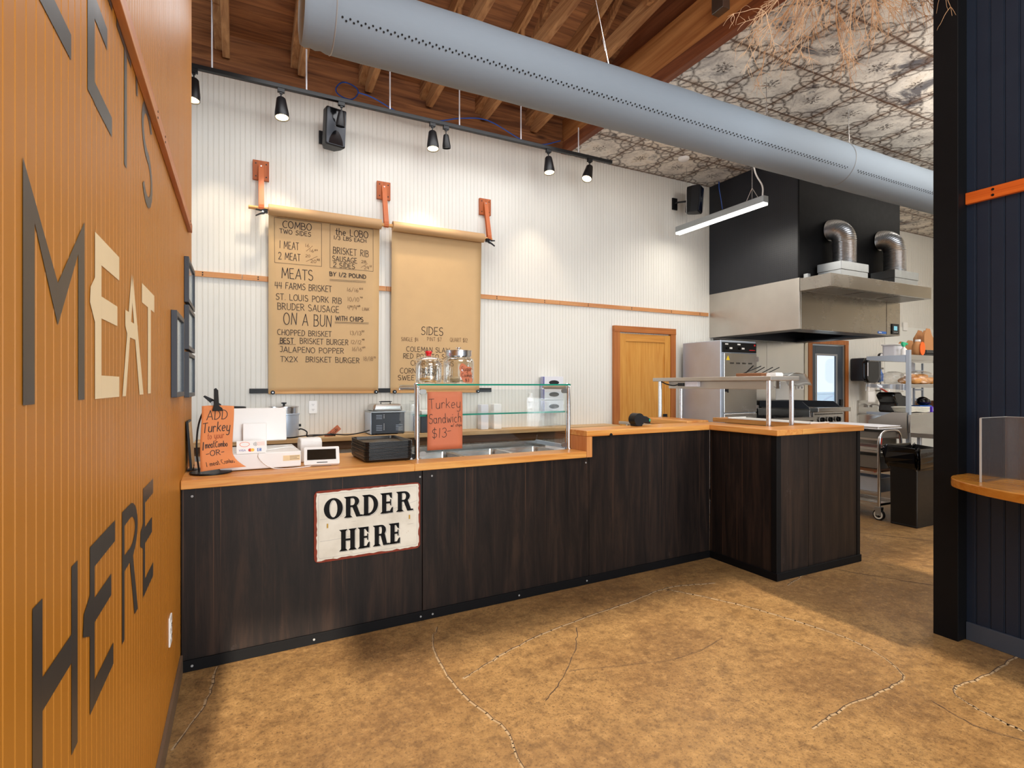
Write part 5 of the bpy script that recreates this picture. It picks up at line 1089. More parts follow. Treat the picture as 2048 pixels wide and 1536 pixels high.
# overshelf and prep table behind the bar
t = thing('prep_table', 'stainless prep table enclosed by the raised wooden bar', 'table', loc=(3.95, 3.7, 0))
obj('table_top', MB().box(3.705, 4.20, 2.87, 3.45, 1.015, 1.043).box(3.45, 4.20, 3.45, 4.42, 1.015, 1.043), M['steel_x'], t, bev=.003)
for x, y in ((3.76, 2.93), (4.14, 2.93), (3.52, 4.36), (4.14, 4.36)): obj('leg', MB().cyl((x, y, 0), (x, y, 1.015), .02, n=12), M['chrome'], t)
obj('lower_shelf', MB().box(3.72, 4.18, 2.9, 4.38, .25, .27), M['steel_x'], t)
t = thing('pass_shelf', 'stainless pass-through shelf on four round legs above the bar', 'shelf', loc=(3.94, 3.58, 1.0435))
obj('shelf_top', MB().box(3.765, 4.115, 2.90, 4.27, 1.446, 1.482), M['steel_y'], t, bev=.004)
for x, y in ((3.80, 2.945), (4.08, 2.945), (3.80, 4.20), (4.08, 4.20)):
    lg = obj('leg', MB().cyl((x, y, 1.0435), (x, y, 1.446), .0185, n=16), M['chrome'], t); obj('foot_collar', MB().cyl((x, y, 1.0435), (x, y, 1.075), .026, n=16), M['chrome'], lg)
hs = obj('heat_strip', MB().box(3.84, 3.92, 2.99, 4.12, 1.375, 1.445), M['steel_y'], t, bev=.003)
obj('strip_hook', MB().box(3.99, 4.0, 2.99, 3.02, 1.38, 1.446).tube([(4.05, 3.1, 1.446), (4.05, 3.1, 1.40), (4.05, 3.06, 1.385), (4.05, 3.03, 1.40)], .003, 6), M['chrome'], t)
t = thing('outlet_box', 'pale outlet box with plugged black cord under the pass shelf', 'outlet', loc=(3.82, 3.80, 1.39))
obj('box', MB().box(3.80, 3.838, 3.70, 3.86, 1.395, 1.443), M['box_white'], t, bev=.003); obj('plug', MB().box(3.775, 3.80, 3.86, 3.93, 1.40, 1.43), M['black'], t, bev=.004)
obj('cord', MB().tube(smooth_path([(3.787, 3.93, 1.415), (3.785, 4.0, 1.405), (3.79, 4.10, 1.42), (3.80, 4.18, 1.443)]), .006, 8), M['black'], t)
solo('black_power_plug', MB().box(4.79, 4.86, 5.20, 5.26, 1.06, 1.13).box(4.73, 4.79, 5.215, 5.245, 1.083, 1.107).box(4.815, 4.835, 5.22, 5.24, .98, 1.06), M['black'], 'black lever latch in front of the wooden door by the pass shelf', 'latch') if False else None
fo = MB()
fo.sheet(14, 8, lambda u, v: (4.02+.30*u, 2.93+.22*v, 1.4845+.020*math.sin(u*9+v*3)*u*.4+.026*(u > 0)*math.sin(u*PI)-(.075*max(0, u-.72)/.28)+.006*math.sin(v*11+u*5)))
solo('foil_sheet', fo, M['galv'], 'crumpled foil sheet hanging off the pass shelf end', 'foil', solid=.0012)
t = thing('utensil_pan', 'brown pan holding dark tongs on the pass shelf', 'pan', loc=(3.98, 3.22, 1.4825))
obj('pan_body', MB().box(-.085, .085, -.13, .13, 0, .03), M['brown_pan'], t, local=True, bev=.006)
for x, y, dx, h in ((-.05, .07, .02, .075), (.0, .03, .06, .062), (.03, -.02, .07, .06), (.055, -.06, .075, .058), (-.06, .10, .16, .072)): obj('tongs', MB().bar((x, y, .02), (x+dx, y-.08, .02+h), .012, .007), M['black'], t, local=True)
solo('small_carton', MB().box(3.90, 3.99, 2.955, 3.045, 1.4825, 1.505).box(3.905, 3.985, 2.96, 3.04, 1.505, 1.512), M['paper'], 'small white carton lying on the pass shelf by its near corner', 'carton', bev=.002)
solo('butcher_board', MB().box(3.47, 3.735, 3.50, 4.06, 1.0435, 1.098), M['counter_wood_y'], 'wooden cutting board on the prep table behind the bar corner', 'cutting board', bev=.012)
solo('steel_tray', MB().box(4.215, 4.46, 2.87, 3.72, 1.0868, 1.091).box(4.215, 4.46, 2.87, 2.88, 1.091, 1.099).box(4.215, 4.46, 3.71, 3.72, 1.091, 1.099), M['white'], 'flat white tray lying on the far arm of the bar', 'tray', bev=.002)
t = thing('counter_scanner', 'black rounded scanner with green light on the bar ledge', 'scanner', loc=(2.80, 3.36, 1.0865))
obj('body', MB().cyl((0, -.035, .052), (0, .04, .052), .050, n=24).box(-.035, .035, -.03, .04, 0, .02), M['black'], t, local=True, bev=.006)
obj('snout', MB().prism([(.03, .025), (.115, .018), (.12, .055), (.08, .075), (.03, .085)], lambda u, v, w: (u, -.03+w, v), .06), M['black'], t, local=True, bev=.006)
obj('status_light', MB().box(.1005, .112, -.0315, -.030, .035, .055), M['teal'], t, local=True)
# wall behind the cooking line
t = thing('steel_backsplash', 'brushed stainless sheet lining the wall under the hood', 'backsplash', loc=(6.7, YB, .2))
obj('panel_sheet', MB().box(5.76, 6.825, YB-.008, YB-.0005, .2, 2.045), M['steel_x'], t); obj('panel_sheet', MB().box(6.83, 7.66, YB-.008, YB-.0005, .2, 2.045), M['steel_x'], t); obj('trim_strip', MB().box(7.665, 7.745, YB-.014, YB-.0005, .2, 2.1), M['plaster'], t)
o4 = thing('outlet', 'white four-gang outlet plate on the steel backsplash beside the kitchen door', 'outlet', loc=(7.56, YB-.0085, 1.34))
obj('cover_plate', MB().box(-.09, .09, -.006, 0, 0, .12), M['white'], o4, local=True, bev=.002); obj('socket', MB().box(-.06, -.02, -.008, -.006, .015, .05).box(.02, .06, -.008, -.006, .015, .05).box(-.06, -.02, -.008, -.006, .07, .105).box(.02, .06, -.008, -.006, .07, .105), M['grey'], o4, local=True)
solo('notice_sheet', MB().box(7.02, 7.38, YB-.0105, YB-.0085, 1.19, 1.46), M['paper'], 'blank white notice sheet on the steel backsplash under the hood', 'notice')
t = thing('range', 'six-burner gas range at the cabinet end of the cooking line', 'range', loc=(6.2, 4.85, 0))
obj('body', MB().box(5.78, 6.60, 4.50, 5.30, .12, .955), M['steel_x'], t, bev=.004); obj('front_rail', MB().box(5.775, 6.605, 4.44, 4.50, .955, 1.0), M['steel_x'], t, bev=.006)
ml = MB()
for k in range(26): ml.box(5.80+k*.03, 5.815+k*.03, 4.4975, 4.4995, .90, .94)
obj('vent', ml, M['black'], t)
for i in range(3):
    for j in range(2):
        cx, cy = 5.92+i*.27, 4.68+j*.36; g = MB()
        for a in range(4): g.bar((cx+.11*math.cos(a*PI/2+.78), cy+.14*math.sin(a*PI/2+.78), .985), (cx+.03*math.cos(a*PI/2+.78), cy+.03*math.sin(a*PI/2+.78), .985), .012, .018)
        g.box(cx-.12, cx+.12, cy-.16, cy-.15, .957, .985).box(cx-.12, cx+.12, cy+.15, cy+.16, .957, .985).box(cx-.125, cx-.115, cy-.16, cy+.16, .957, .985).box(cx+.115, cx+.125, cy-.16, cy+.16, .957, .985).cyl((cx, cy, .957), (cx, cy, .97), .04, n=14)
        obj('grate', g, M['black'], t)
obj('oven_door', MB().box(5.84, 6.54, 4.475, 4.4995, .25, .80), M['steel_x'], t, bev=.004)
for x in (5.84, 6.54):
    for y in (4.56, 5.24): obj('leg', MB().cyl((x, y, 0), (x, y, .12), .022, n=12), M['chrome'], t)
t = thing('griddle', 'raised griddle with dark splash guard and three black knobs', 'griddle', loc=(6.96, 4.85, 0))
obj('body', MB().box(6.62, 7.30, 4.52, 5.30, .16, 1.08), M['steel_x'], t, bev=.004); obj('front_trough', MB().box(6.615, 7.305, 4.40, 4.52, 1.06, 1.115), M['steel_x'], t, bev=.006)
obj('control_face', MB().box(6.64, 7.28, 4.485, 4.5195, .86, 1.055), M['steel_x'], t, bev=.002)
for k in range(3):
    x = 6.80+k*.17; kn = obj('control_knob', MB().cyl((x, 4.485, .955), (x, 4.45, .955), .032, n=20).box(x-.006, x+.006, 4.438, 4.45, .93, .985), M['black_gloss'], t); obj('knob_dial', MB().lathe([(.033, 0), (.042, 0), (.042, .002), (.033, .002)], n=20).move(Matrix.Translation((x, 4.4848, .955)) @ Matrix.Rotation(R(90), 4, 'X')).box(x+.045, x+.055, 4.482, 4.4848, .945, .97), M['white'], kn)
vt = MB()
for k in range(18): vt.box(6.67+k*.033, 6.69+k*.033, 4.4832, 4.4848, 1.02, 1.035)
obj('vent', vt, M['black'], t)
obj('splash_guard', MB().prism([(4.54, 1.10), (4.54, 1.12), (4.63, 1.19), (5.28, 1.19), (5.28, 1.10)], lambda y, z, w: (6.622+w, y, z), .012).box(6.634, 7.29, 5.268, 5.28, 1.10, 1.19).prism([(4.54, 1.10), (4.54, 1.12), (4.63, 1.19), (5.28, 1.19), (5.28, 1.10)], lambda y, z, w: (7.286+w, y, z), .012), M['charcoal'], t)
obj('plate', MB().box(6.64, 7.28, 4.53, 5.26, 1.0805, 1.10), M['steel_dark'], t)
for x in (6.68, 7.24):
    for y in (4.58, 5.24): obj('leg', MB().cyl((x, y, 0), (x, y, .16), .022, n=12), M['chrome'], t)
# paper towel dispenser, hand sink, hose
t = thing('towel_dispenser', 'dark paper towel dispenser with a towel hanging out above the hand sink', 'towel dispenser', loc=(9.0, YB, 1.47))
obj('housing', MB().box(8.82, 9.27, 5.10, YB-.0005, 1.475, 1.84), M['charcoal'], t, bev=.02)
obj('front_cover', MB().prism(rrect(4.96, 5.10, 0, .01, .004, 2) and rrect(8.74, 9.10, 1.44, 1.85, .12, 7), lambda a, z, w: (a, 5.03+w, z), .069), M['black_gloss'], t, bev=.02)
obj('window_strip', MB().box(8.765, 8.785, 5.026, 5.0295, 1.55, 1.76), M['box_white'], t)
obj('paper_towel', MB().sheet(4, 10, lambda u, v: (9.03+.21*u, 5.20-.03*math.sin(v*2), 1.474-.36*v)), M['paper'], t, solid=.001)
t = thing('hand_sink', 'small stainless hand sink on the wall under the towel dispenser', 'sink', loc=(9.3, YB, .78))
obj('back_splash', MB().box(9.0, 9.55, YB-.025, YB-.0005, .93, 1.16), M['steel_x'], t, bev=.003)
obj('basin', MB().box(9.0, 9.55, 4.93, 4.95, .78, .93).box(9.0, 9.02, 4.95, YB-.026, .78, .93).box(9.53, 9.55, 4.95, YB-.026, .78, .93).box(9.02, 9.53, 4.95, YB-.026, .78, .80), M['steel_x'], t, bev=.003)
obj('faucet', MB().cyl((9.22, YB-.025, 1.06), (9.22, YB-.06, 1.06), .02, n=14).cyl((9.34, YB-.025, 1.06), (9.34, YB-.06, 1.06), .02, n=14).tube(smooth_path([(9.28, YB-.025, 1.05), (9.28, YB-.09, 1.09), (9.28, YB-.18, 1.08), (9.28, YB-.2, 1.03)]), .012, 10), M['chrome'], t)
obj('side_bracket', MB().box(9.03, 9.06, 5.0, 5.3, .30, .78), M['steel_dark'], t); obj('side_bracket', MB().box(9.49, 9.52, 5.0, 5.3, .30, .78), M['steel_dark'], t)
solo('red_hose', MB().tube(smooth_path([(9.34, 5.16, 1.36), (9.28, 5.0, 1.28), (9.14, 4.86, 1.20), (9.0, 4.80, 1.10), (8.85, 4.80, .95), (8.78, 4.80, .80), (8.75, 4.82, .55), (8.72, 4.86, .2), (8.7, 4.9, .02)]), .014, 8), M['red_hose'], 'red hose looping down in front of the hand sink', 'hose')
t = thing('pipe_gauge', 'thin wall pipe with round dial gauge beside the towel dispenser', 'gauge', loc=(9.5, YB, 1.2))
obj('pipe', MB().cyl((9.52, 5.25, 1.165), (9.52, 5.25, 1.92), .010, n=8).box(9.44, 9.58, 5.235, 5.265, 1.67, 1.70).cyl((9.48, 5.25, 1.45), (9.48, 5.25, 1.68), .03, n=12).box(9.51, 9.53, 5.26, YB-.0005, 1.30, 1.33), M['steel_dark'], t)
obj('dial', MB().cyl((9.50, 5.22, 1.88), (9.50, 5.25, 1.88), .05, n=20), M['box_white'], t); obj('bezel', MB().lathe([(.050, 0), (.060, 0), (.060, .035), (.050, .035)], n=22).move(Matrix.Translation((9.50, 5.255, 1.88)) @ Matrix.Rotation(R(90), 4, 'X')), M['black'], t)
solo('spray_bottle', MB().lathe([(0, 0), (.042, 0), (.045, .01), (.045, .12), (.02, .16), (.016, .20), (0, .20)], (9.42, 5.20, 1.4705-.0), n=20), M['blue'], 'blue bottle hooked on the pipe beside the towel dispenser', 'bottle')
solo('wall_switch_box', MB().box(10.30, 10.42, YB-.03, YB-.0065, 2.36, 2.50), M['white'], 'small white box high on the wall beside the hood end', 'switch box', bev=.003)
solo('access_panel', MB().box(11.375, 11.399, 4.62, 5.16, 2.87, 3.63), M['plaster'], 'cream access panel high on the far kitchen wall', 'panel', bev=.003)
t = thing('kitchen_spotlight', 'small lit spotlight hanging beyond the black partition', 'spotlight', loc=(9.02, 4.0, 3.3))
obj('stem', MB().cyl((9.02, 4.0, 3.36), (9.02, 4.0, ZC-.0005), .006, n=8), M['galv'], t); obj('can', MB().lathe([(0, 3.37), (.055, 3.37), (.065, 3.29), (.06, 3.285), (.05, 3.30)], (9.02, 4.0, 0), n=24), M['charcoal'], t); obj('lamp_face', MB().lathe([(0, 3.285), (.055, 3.285), (.055, 3.297), (0, 3.297)], (9.02, 4.0, 0), n=22), M['lamp_white'], t)

# ------------------------------------------------------------------ kitchen rack, work table and what they carry
RX0, RX1, RY0, RY1 = 6.80, 8.30, 3.45, 3.87
t = thing('storage_rack', 'steel kitchen rack of open shelves on square posts', 'rack', loc=(7.5, 3.66, 0))
for x in (RX0, RX1):
    for y in ((RY0, RY1) if x > 7 else (RY0,)): obj('post', MB().box(x-.020, x+.020, y-.020, y+.020, 0, 1.81), M['steel'], t, bev=.003)
for z0, z1 in ((1.70, 1.755), (1.378, 1.42), (1.052, 1.09)):
    obj('rack_shelf', MB().box(RX0+.021, RX1-.021, RY0-.015, RY1+.015, z1-.006, z1).box(RX0+.021, RX1-.021, RY0-.018, RY0-.008, z0, z1-.006).box(RX0+.021, RX1-.021, RY1+.008, RY1+.018, z0, z1-.006).box(RX0-.012, RX0+.021, RY0+.021, RY1-.021, z1-.006, z1), M['steel_x'], t)
    obj('shelf_end', MB().prism([(RY0+.021, z0-.028), (RY1+.03, z0+.012), (RY1+.03, z1-.0005), (RY0+.021, z1-.0005)], lambda y, z, w: (RX0-.022+w, y, z), .009), M['steel'], t)
ld = MB()
for z in (1.12, 1.22, 1.34, 1.46, 1.58): ld.box(7.72, 7.90, RY1-.03, RY1-.01, z, z+.02)
ld.box(7.70, 7.72, RY1-.03, RY1-.01, 1.0915, 1.69).box(7.90, 7.92, RY1-.03, RY1-.01, 1.0915, 1.69); obj('back_ladder', ld, M['steel'], t)
t = thing('work_table', 'stainless work table with backsplash partly behind the black partition', 'table', loc=(7.5, 3.1, 0))
obj('table_top', MB().box(6.74, 8.4, 2.74, 3.40, .872, .876).box(6.735, 6.745, 2.735, 3.40, .825, .876).box(6.745, 8.4, 2.735, 2.745, .825, .872), M['steel_x'], t, bev=.002)
obj('back_splash', MB().box(6.74, 8.4, 3.4005, 3.425, .872, 1.075), M['steel_x'], t, bev=.003)
obj('side_guard', MB().prism([(3.44, .80), (3.86, .80), (3.86, .985), (3.60, 1.095), (3.44, 1.10)], lambda y, z, w: (6.745+w, y, z), .012), M['steel_y'], t, bev=.002)
for x, y in ((6.80, 2.80), (6.80, 3.34), (8.34, 2.80), (8.34, 3.34)): obj('leg', MB().cyl((x, y, 0), (x, y, .87), .022, n=12), M['steel'], t)
obj('lower_shelf', MB().box(6.76, 8.38, 2.77, 3.38, .36, .385), M['steel_x'], t, bev=.002)
solo('white_basin', MB().prism([(0, 0), (.34, 0), (.38, .13), (-.04, .13)], lambda u, z, w: (7.02+u, 2.85+w, .3855+z), .32), M['box_white'], 'white basin on the lower shelf of the work table', 'basin', bev=.01)
t = thing('spray_tub', 'white lidded tub on the rack top beside the rack post', 'tub', loc=(6.97, 3.70, 1.7555))
obj('tub_body', MB().prism(rrect(-.095, .095, -.08, .08, .03, 4), lambda u, v, w: (u, v, w), .125), M['box_white'], t, local=True); obj('lid', MB().prism(rrect(-.108, .108, -.092, .092, .035, 4), lambda u, v, w: (u, v, .1255+w), .014), M['white'], t, local=True, bev=.003)
t = thing('spray_bottle', 'green sprayer bottle beside the white tub on the rack top', 'bottle', loc=(6.90, 3.55, 1.7555))
obj('bottle_body', MB().lathe([(0, 0), (.032, 0), (.034, .01), (.030, .07), (.012, .09), (.012, .10), (0, .10)], n=18), M['white'], t, local=True); obj('sprayer', MB().prism([(-.02, .10), (.014, .10), (.022, .125), (.062, .12), (.066, .145), (-.03, .155), (-.045, .13)], lambda u, z, w: (u, -.012+w, z), .024), M['teal'], t, local=True, bev=.004)
t = thing('orange_pouch', 'bright orange labelled pouch standing on the rack top', 'pouch', loc=(7.13, 3.52, 1.7555))
obj('pouch_body', MB().blob((0, 0, .085), .085, .05, .088, 18, 12), M['cardboard'], t, local=True); obj('orange_label', MB().prism([(x*.88, z) for x, z in arc(0, .082, .060, .078, 0, 360, 24)[:-1]], lambda u, z, w: (u, -.053+w, z), .006), M['orange_label'], t, local=True); obj('cap', MB().lathe([(0, .165), (.03, .165), (.028, .19), (0, .19)], n=18), M['white'], t, local=True)
for i, (lab, x, y, w, h, ry) in enumerate((('tall folded cardboard carrier at the partition end of the rack top', 7.47, 3.62, .26, .34, 8), ('second tall cardboard carrier close behind the tallest one', 7.62, 3.70, .22, .33, -10), ('short brown cardboard carrier behind the orange pouch', 7.20, 3.68, .24, .19, 4))):
    t = thing('cardboard_carrier', lab, 'cardboard box', loc=(x, y, 1.7555), rot=R(ry), group='cardboard carriers on the rack top')
    obj('panel_flap', MB().prism([(-w/2, 0), (w/2, 0), (w/2, h*.72), (w*.22, h), (-w*.22, h), (-w/2, h*.76)], lambda u, z, q: (u, -.045+q, z), .005), M['cardboard'], t, local=True); obj('panel_flap', MB().prism([(-w/2, 0), (w/2, 0), (w/2, h*.68), (w*.24, h*.94), (-w*.2, h*.96), (-w/2, h*.72)], lambda u, z, q: (u, .04+q, z), .005), M['cardboard'], t, local=True); obj('base_fold', MB().box(-w/2, w/2, -.04, .04, 0, .06), M['cardboard'], t, local=True)
t = thing('black_tray_stack', 'low black lidded platter on the rack top', 'platter', loc=(7.33, 3.53, 1.7555))
obj('tray_body', MB().prism(rrect(-.16, .16, -.07, .07, .03, 4), lambda u, v, w: (u, v, w), .022), M['black'], t, local=True, bev=.004); obj('tray_cover', MB().prism([(-.12, .0225), (.12, .0225), (.09, .072), (-.09, .072)], lambda u, z, w: (u, -.05+w, z), .10), M['black_gloss'], t, local=True, bev=.01)
# bread bags
t = thing('bread_bag', 'clear bag of bread buns on the middle shelf of the rack', 'bag of buns', loc=(7.28, 3.6, 1.4205))
k = 0
for x in (-.16, -.05, .06, .17):
    for y in (-.06, .06): k += 1; obj('bun', MB().blob((x+.02*math.sin(k*3), y, .042), .068, .060, .040, 14, 8, jit=.08), M['bun'], t, local=True)
for x in (-.15, -.02, .11): obj('bun', MB().blob((x, .0, .092), .066, .060, .034, 14, 8, jit=.08), M['bun'], t, local=True)
def crumple(c, rx, ry, rz, seed):
    r_ = random.Random(seed); mb = MB(); n, m_ = 22, 12; P = []
    for i in range(m_+1):
        th = PI*i/m_
        for j in range(n):
            a = 2*PI*j/n; k_ = 1+.10*math.sin(a*5+i)+.16*(r_.random()-.5); z = max(-.96, math.cos(th)*(1+.2*(r_.random()-.5)))
            P.append((c[0]+rx*k_*math.sin(th)**.7*math.cos(a), c[1]+ry*k_*math.sin(th)**.7*math.sin(a), c[2]+rz*z))
    return mb.add(P, [(i*n+j, (i+1)*n+j, (i+1)*n+(j+1) % n, i*n+(j+1) % n) for i in range(m_) for j in range(n)], 0, False)
obj('clear_bag', crumple((.01, 0, .075), .275, .14, .078, 4), M['wrap'], t, local=True)
solo('plastic_bag', crumple((6.92, 3.68, 1.495), .085, .13, .072, 9), M['wrap'], 'cloudy empty plastic bag slumped on the middle shelf beside the rack post', 'bag')
solo('plastic_sheet', MB().sheet(8, 12, lambda u, v: (6.772-.012*u-.010*math.sin(v*20), 3.48+.42*v, 1.425-.075*u+.018*math.sin(v*9+u*3)-.02*u*(1-v))), M['wrap'], 'clear plastic sheet drooping over the end of the middle rack shelf', 'plastic sheet', solid=.001)
t = thing('mustard_can', 'yellow tin standing on the middle shelf beside the bread bag', 'tin', loc=(7.63, 3.50, 1.4205))
obj('can_body', MB().lathe([(0, 0), (.043, 0), (.045, .006), (.045, .17), (.038, .185), (0, .185)], n=24), M['amber'], t, local=True); obj('cap', MB().lathe([(.0, .185), (.034, .185), (.034, .20), (0, .20)], n=20), M['white'], t, local=True)
solo('clear_scoop', MB().prism(arc(0, .0, .055, .085, 0, 360, 20)[:-1], lambda u, z, w: (7.58+u, 3.80+w, 1.61+z), .012), M['box_white'], 'pale grey paddle hung on the rack ladder under the top shelf', 'paddle')
solo('clear_container', MB().prism([(-.10, 0), (.10, 0), (.12, .09), (-.12, .09)], lambda u, z, w: (7.83+u, 3.50+w, 1.4205+z), .14), M['jar_glass'], 'clear plastic container at the partition end of the middle shelf', 'container')
# lower shelf
solo('black_insulated_bag', MB().prism([(0, 0), (.34, 0), (.36, .17), (.16, .20), (.13, .235), (.0, .235), (-.05, .20), (.03, .10)], lambda u, z, w: (6.86+u, 3.62+w, 1.0905+z), .20), M['bag'], 'black folded insulated bag on the lower shelf behind the rack post', 'bag', bev=.02)
for i in range(5):
    cl = MB().sheet(10, 6, lambda u, v, _i=i: (6.86+.40*u-.015*_i*v, 3.455+.18*v, 1.1020+.0125*_i+.005*math.sin(u*6)))
    solo('folded_towel', cl, M['cloth'], ['bottom white folded towel of the pile on the rack', 'second white folded towel from the bottom of the rack pile', 'middle white folded towel of the rack pile', 'fourth white folded towel up the rack pile', 'topmost white folded towel of the rack pile'][i], 'towel', 'white towels folded on the rack', solid=.009)
t = thing('purple_wrap_box', 'long purple printed wrap box on the lower rack shelf', 'box', loc=(7.46, 3.50, 1.0905))
obj('carton', MB().box(-.17, .17, -.05, .05, 0, .062), M['purple'], t, local=True, bev=.003)
pb = MB()
for k in range(3): pb.box(-.15, -.03, -.0512, -.0502, .012+k*.015, .020+k*.015)
pb.box(-.01, .0, -.0512, -.0502, .012, .03).box(.015, .03, -.0512, -.0502, .012, .04).box(.08, .13, -.0512, -.0502, .018, .026); obj('box_print', pb, M['white'], t, local=True)
solo('teal_box', MB().box(7.26, 7.52, 3.56, 3.66, 1.0905, 1.165), M['blue'], 'teal box lying behind the purple wrap box', 'box', bev=.003)
solo('black_bundle', MB().blob((7.42, 3.61, 1.215), .085, .06, .052, 16, 10, jit=.12).blob((7.47, 3.60, 1.205), .07, .05, .04, 14, 8, jit=.15), M['bag'], 'black cloth bundle on top of the teal box', 'bundle')
solo('brown_carton', MB().box(7.68, 8.0, 3.60, 3.82, 1.0905, 1.21), M['cardboard'], 'brown carton on the lower rack shelf beside the purple box', 'carton', bev=.003)
# tray cart with pans
CX0, CX1, CY0, CY1 = 5.955, 6.355, 3.30, 3.92
t = thing('tray_cart', 'half height steel tray cart on white-rimmed casters', 'cart', loc=(6.155, 3.61, 0))
for y in (CY0, CY1):
    obj('hoop', MB().tube(smooth_path([(CX0, y, .135), (CX0, y, .5), (CX0, y, .80), (CX0+.025, y, .885), (CX0+.09, y, .925), (CX0+.2, y, .932), (CX1-.09, y, .925), (CX1-.025, y, .885), (CX1, y, .80), (CX1, y, .5), (CX1, y, .135)], 5), .0155, 12), M['chrome'], t)
rl = MB()
for z in (.13, .27, .48, .71, .84):
    for x in (CX0, CX1): obj('slide_rail', MB().bar((x, CY0, z), (x, CY1, z), .02, .02), M['steel_y'], t)
for x in (CX0, CX1):
    for y in (CY0, CY1):
        c = obj('caster_fork', MB().box(x-.022, x-.017, y-.03, y+.028, .05, .125).box(x+.017, x+.022, y-.03, y+.028, .05, .125).box(x-.026, x+.026, y-.03, y+.03, .118, .138).cyl((x-.03, y, .058), (x+.03, y, .058), .008, n=10), M['galv'], t)
        obj('wheel', MB().lathe([(.02, -.014), (.055, -.014), (.058, -.008), (.058, .008), (.055, .014), (.02, .014)], n=28).move(Matrix.Translation((x, y, .0585)) @ Matrix.Rotation(R(90), 4, 'Y')), M['black'], c)
        obj('wheel_rim', MB().lathe([(.030, -.0165), (.044, -.0165), (.044, .0165), (.030, .0165), (.030, -.0165)], n=24).move(Matrix.Translation((x, y, .0585)) @ Matrix.Rotation(R(90), 4, 'Y')), M['cloth'], c)
def sheetpan(name, lab, z, d, m, lm=None):
    t = thing(name, lab, 'pan', loc=(6.155, 3.61, z), group='pans in the tray cart')
    a, b = .180, .315; o = rrect(-a, a, -b, b, .02, 3); i = rrect(-a+.014, a-.014, -b+.014, b-.014, .02, 3); n = len(o)
    P = [(u, v, d) for u, v in o]+[(u, v, d) for u, v in i]+[(u, v, .002) for u, v in i]; F = []
    for r0, r1 in ((0, 1), (1, 2)): F += [(r0*n+k, r0*n+(k+1) % n, r1*n+(k+1) % n, r1*n+k) for k in range(n)]
    F.append(tuple(range(2*n, 3*n))); obj('pan_body', MB().add(P, F), m, t, local=True, solid=.003)
    if lm: obj('liner', MB().prism(rrect(-a+.02, a-.02, -b+.02, b-.02, .015, 3), lambda u, v, w: (u, v, .005+w), .004), lm, t, local=True)
    return t
sheetpan('sheet_pan', 'lowest steel pan in the tray cart', .142, .028, M['steel_x']); sheetpan('deep_pan', 'deep steel pan low in the tray cart', .282, .15, M['steel'])
sheetpan('sheet_pan', 'brown sheet pan halfway up the tray cart', .492, .028, M['brown_pan'], M['brown_pan']); sheetpan('sheet_pan', 'sheet pan with red liner high in the tray cart', .722, .028, M['steel_x'], M['redmat'])
sheetpan('deep_pan', 'dark deep pan resting on the brown sheet pan in the cart', .530, .13, M['steel_dark']); sheetpan('deep_pan', 'blue-grey deep pan under the top of the tray cart', .852, .06, M['steel_dark'])
t = thing('sheet_pan', 'pale upturned sheet pan on top of the tray cart hoops', 'pan', loc=(6.155, 3.61, .9485))
obj('pan_body', MB().prism(rrect(-.23, .20, -.32, .33, .03, 4), lambda u, v, w: (u, v, .022+w), .004).prism(rrect(-.24, .21, -.33, .34, .035, 4), lambda u, v, w: (u, v, w), .006), M['box_white'], t, local=True, bev=.002); obj('pan_body', MB().prism(rrect(-.225, .195, -.315, .325, .03, 4), lambda u, v, w: (u, v, .006+w), .016), M['steel_y'], t, local=True)
# rubbish bin
t = thing('rubbish_bin', 'tall black rubbish bin lined with a black bag', 'rubbish bin', loc=(6.15, 3.06, 0))
def bx(z, k): return [(u*k, v*k, z) for u, v in rrect(-.222, .222, -.128, .128, .018, 4)]
n = len(bx(0, 1)); P = bx(.0, .955)+bx(.02, .965)+bx(.70, 1.0)+bx(.76, 1.03)
mb = MB().add(P, [(r*n+k, r*n+(k+1) % n, (r+1)*n+(k+1) % n, (r+1)*n+k) for r in range(3) for k in range(n)]+[tuple(range(n))]); obj('bin_body', mb, M['bin'], t, local=True)
obj('bin_foot', MB().prism(rrect(-.216, .216, -.124, .124, .018, 3), lambda u, v, w: (u, v, w), .018), M['bin'], t, local=True, bev=.003)
obj('side_handle', MB().box(.10, .18, -.1315, -.125, .55, .66), M['black'], t, local=True, bev=.004)
mb = MB(); r_ = random.Random(21); n = 56; rings = [(.575, 1.0), (.61, 1.07), (.65, 1.10), (.69, 1.15), (.73, 1.19), (.77, 1.17), (.785, 1.10), (.775, 1.0), (.72, .92), (.55, .85)]; P = []
base_ = rrect(-.226, .226, -.132, .132, .03, 13); n = len(base_)
for i, (z, k_) in enumerate(rings):
    for j, (u, v) in enumerate(base_):
        q = 1+(.05*math.sin(j*.9+i*.9)+.09*(r_.random()-.5))*(1 if 0 < i < 8 else .3); P.append((u*k_*q, v*(k_+.06)*q, z+.018*math.sin(j*.55+i)*(1 if i < 8 else 0)+.014*(r_.random()-.5)))
mb.add(P, [(i*n+j, i*n+(j+1) % n, (i+1)*n+(j+1) % n, (i+1)*n+j) for i in range(len(rings)-1) for j in range(n)], 0, False)
obj('bin_bag', mb, M['bag'], t, local=True)
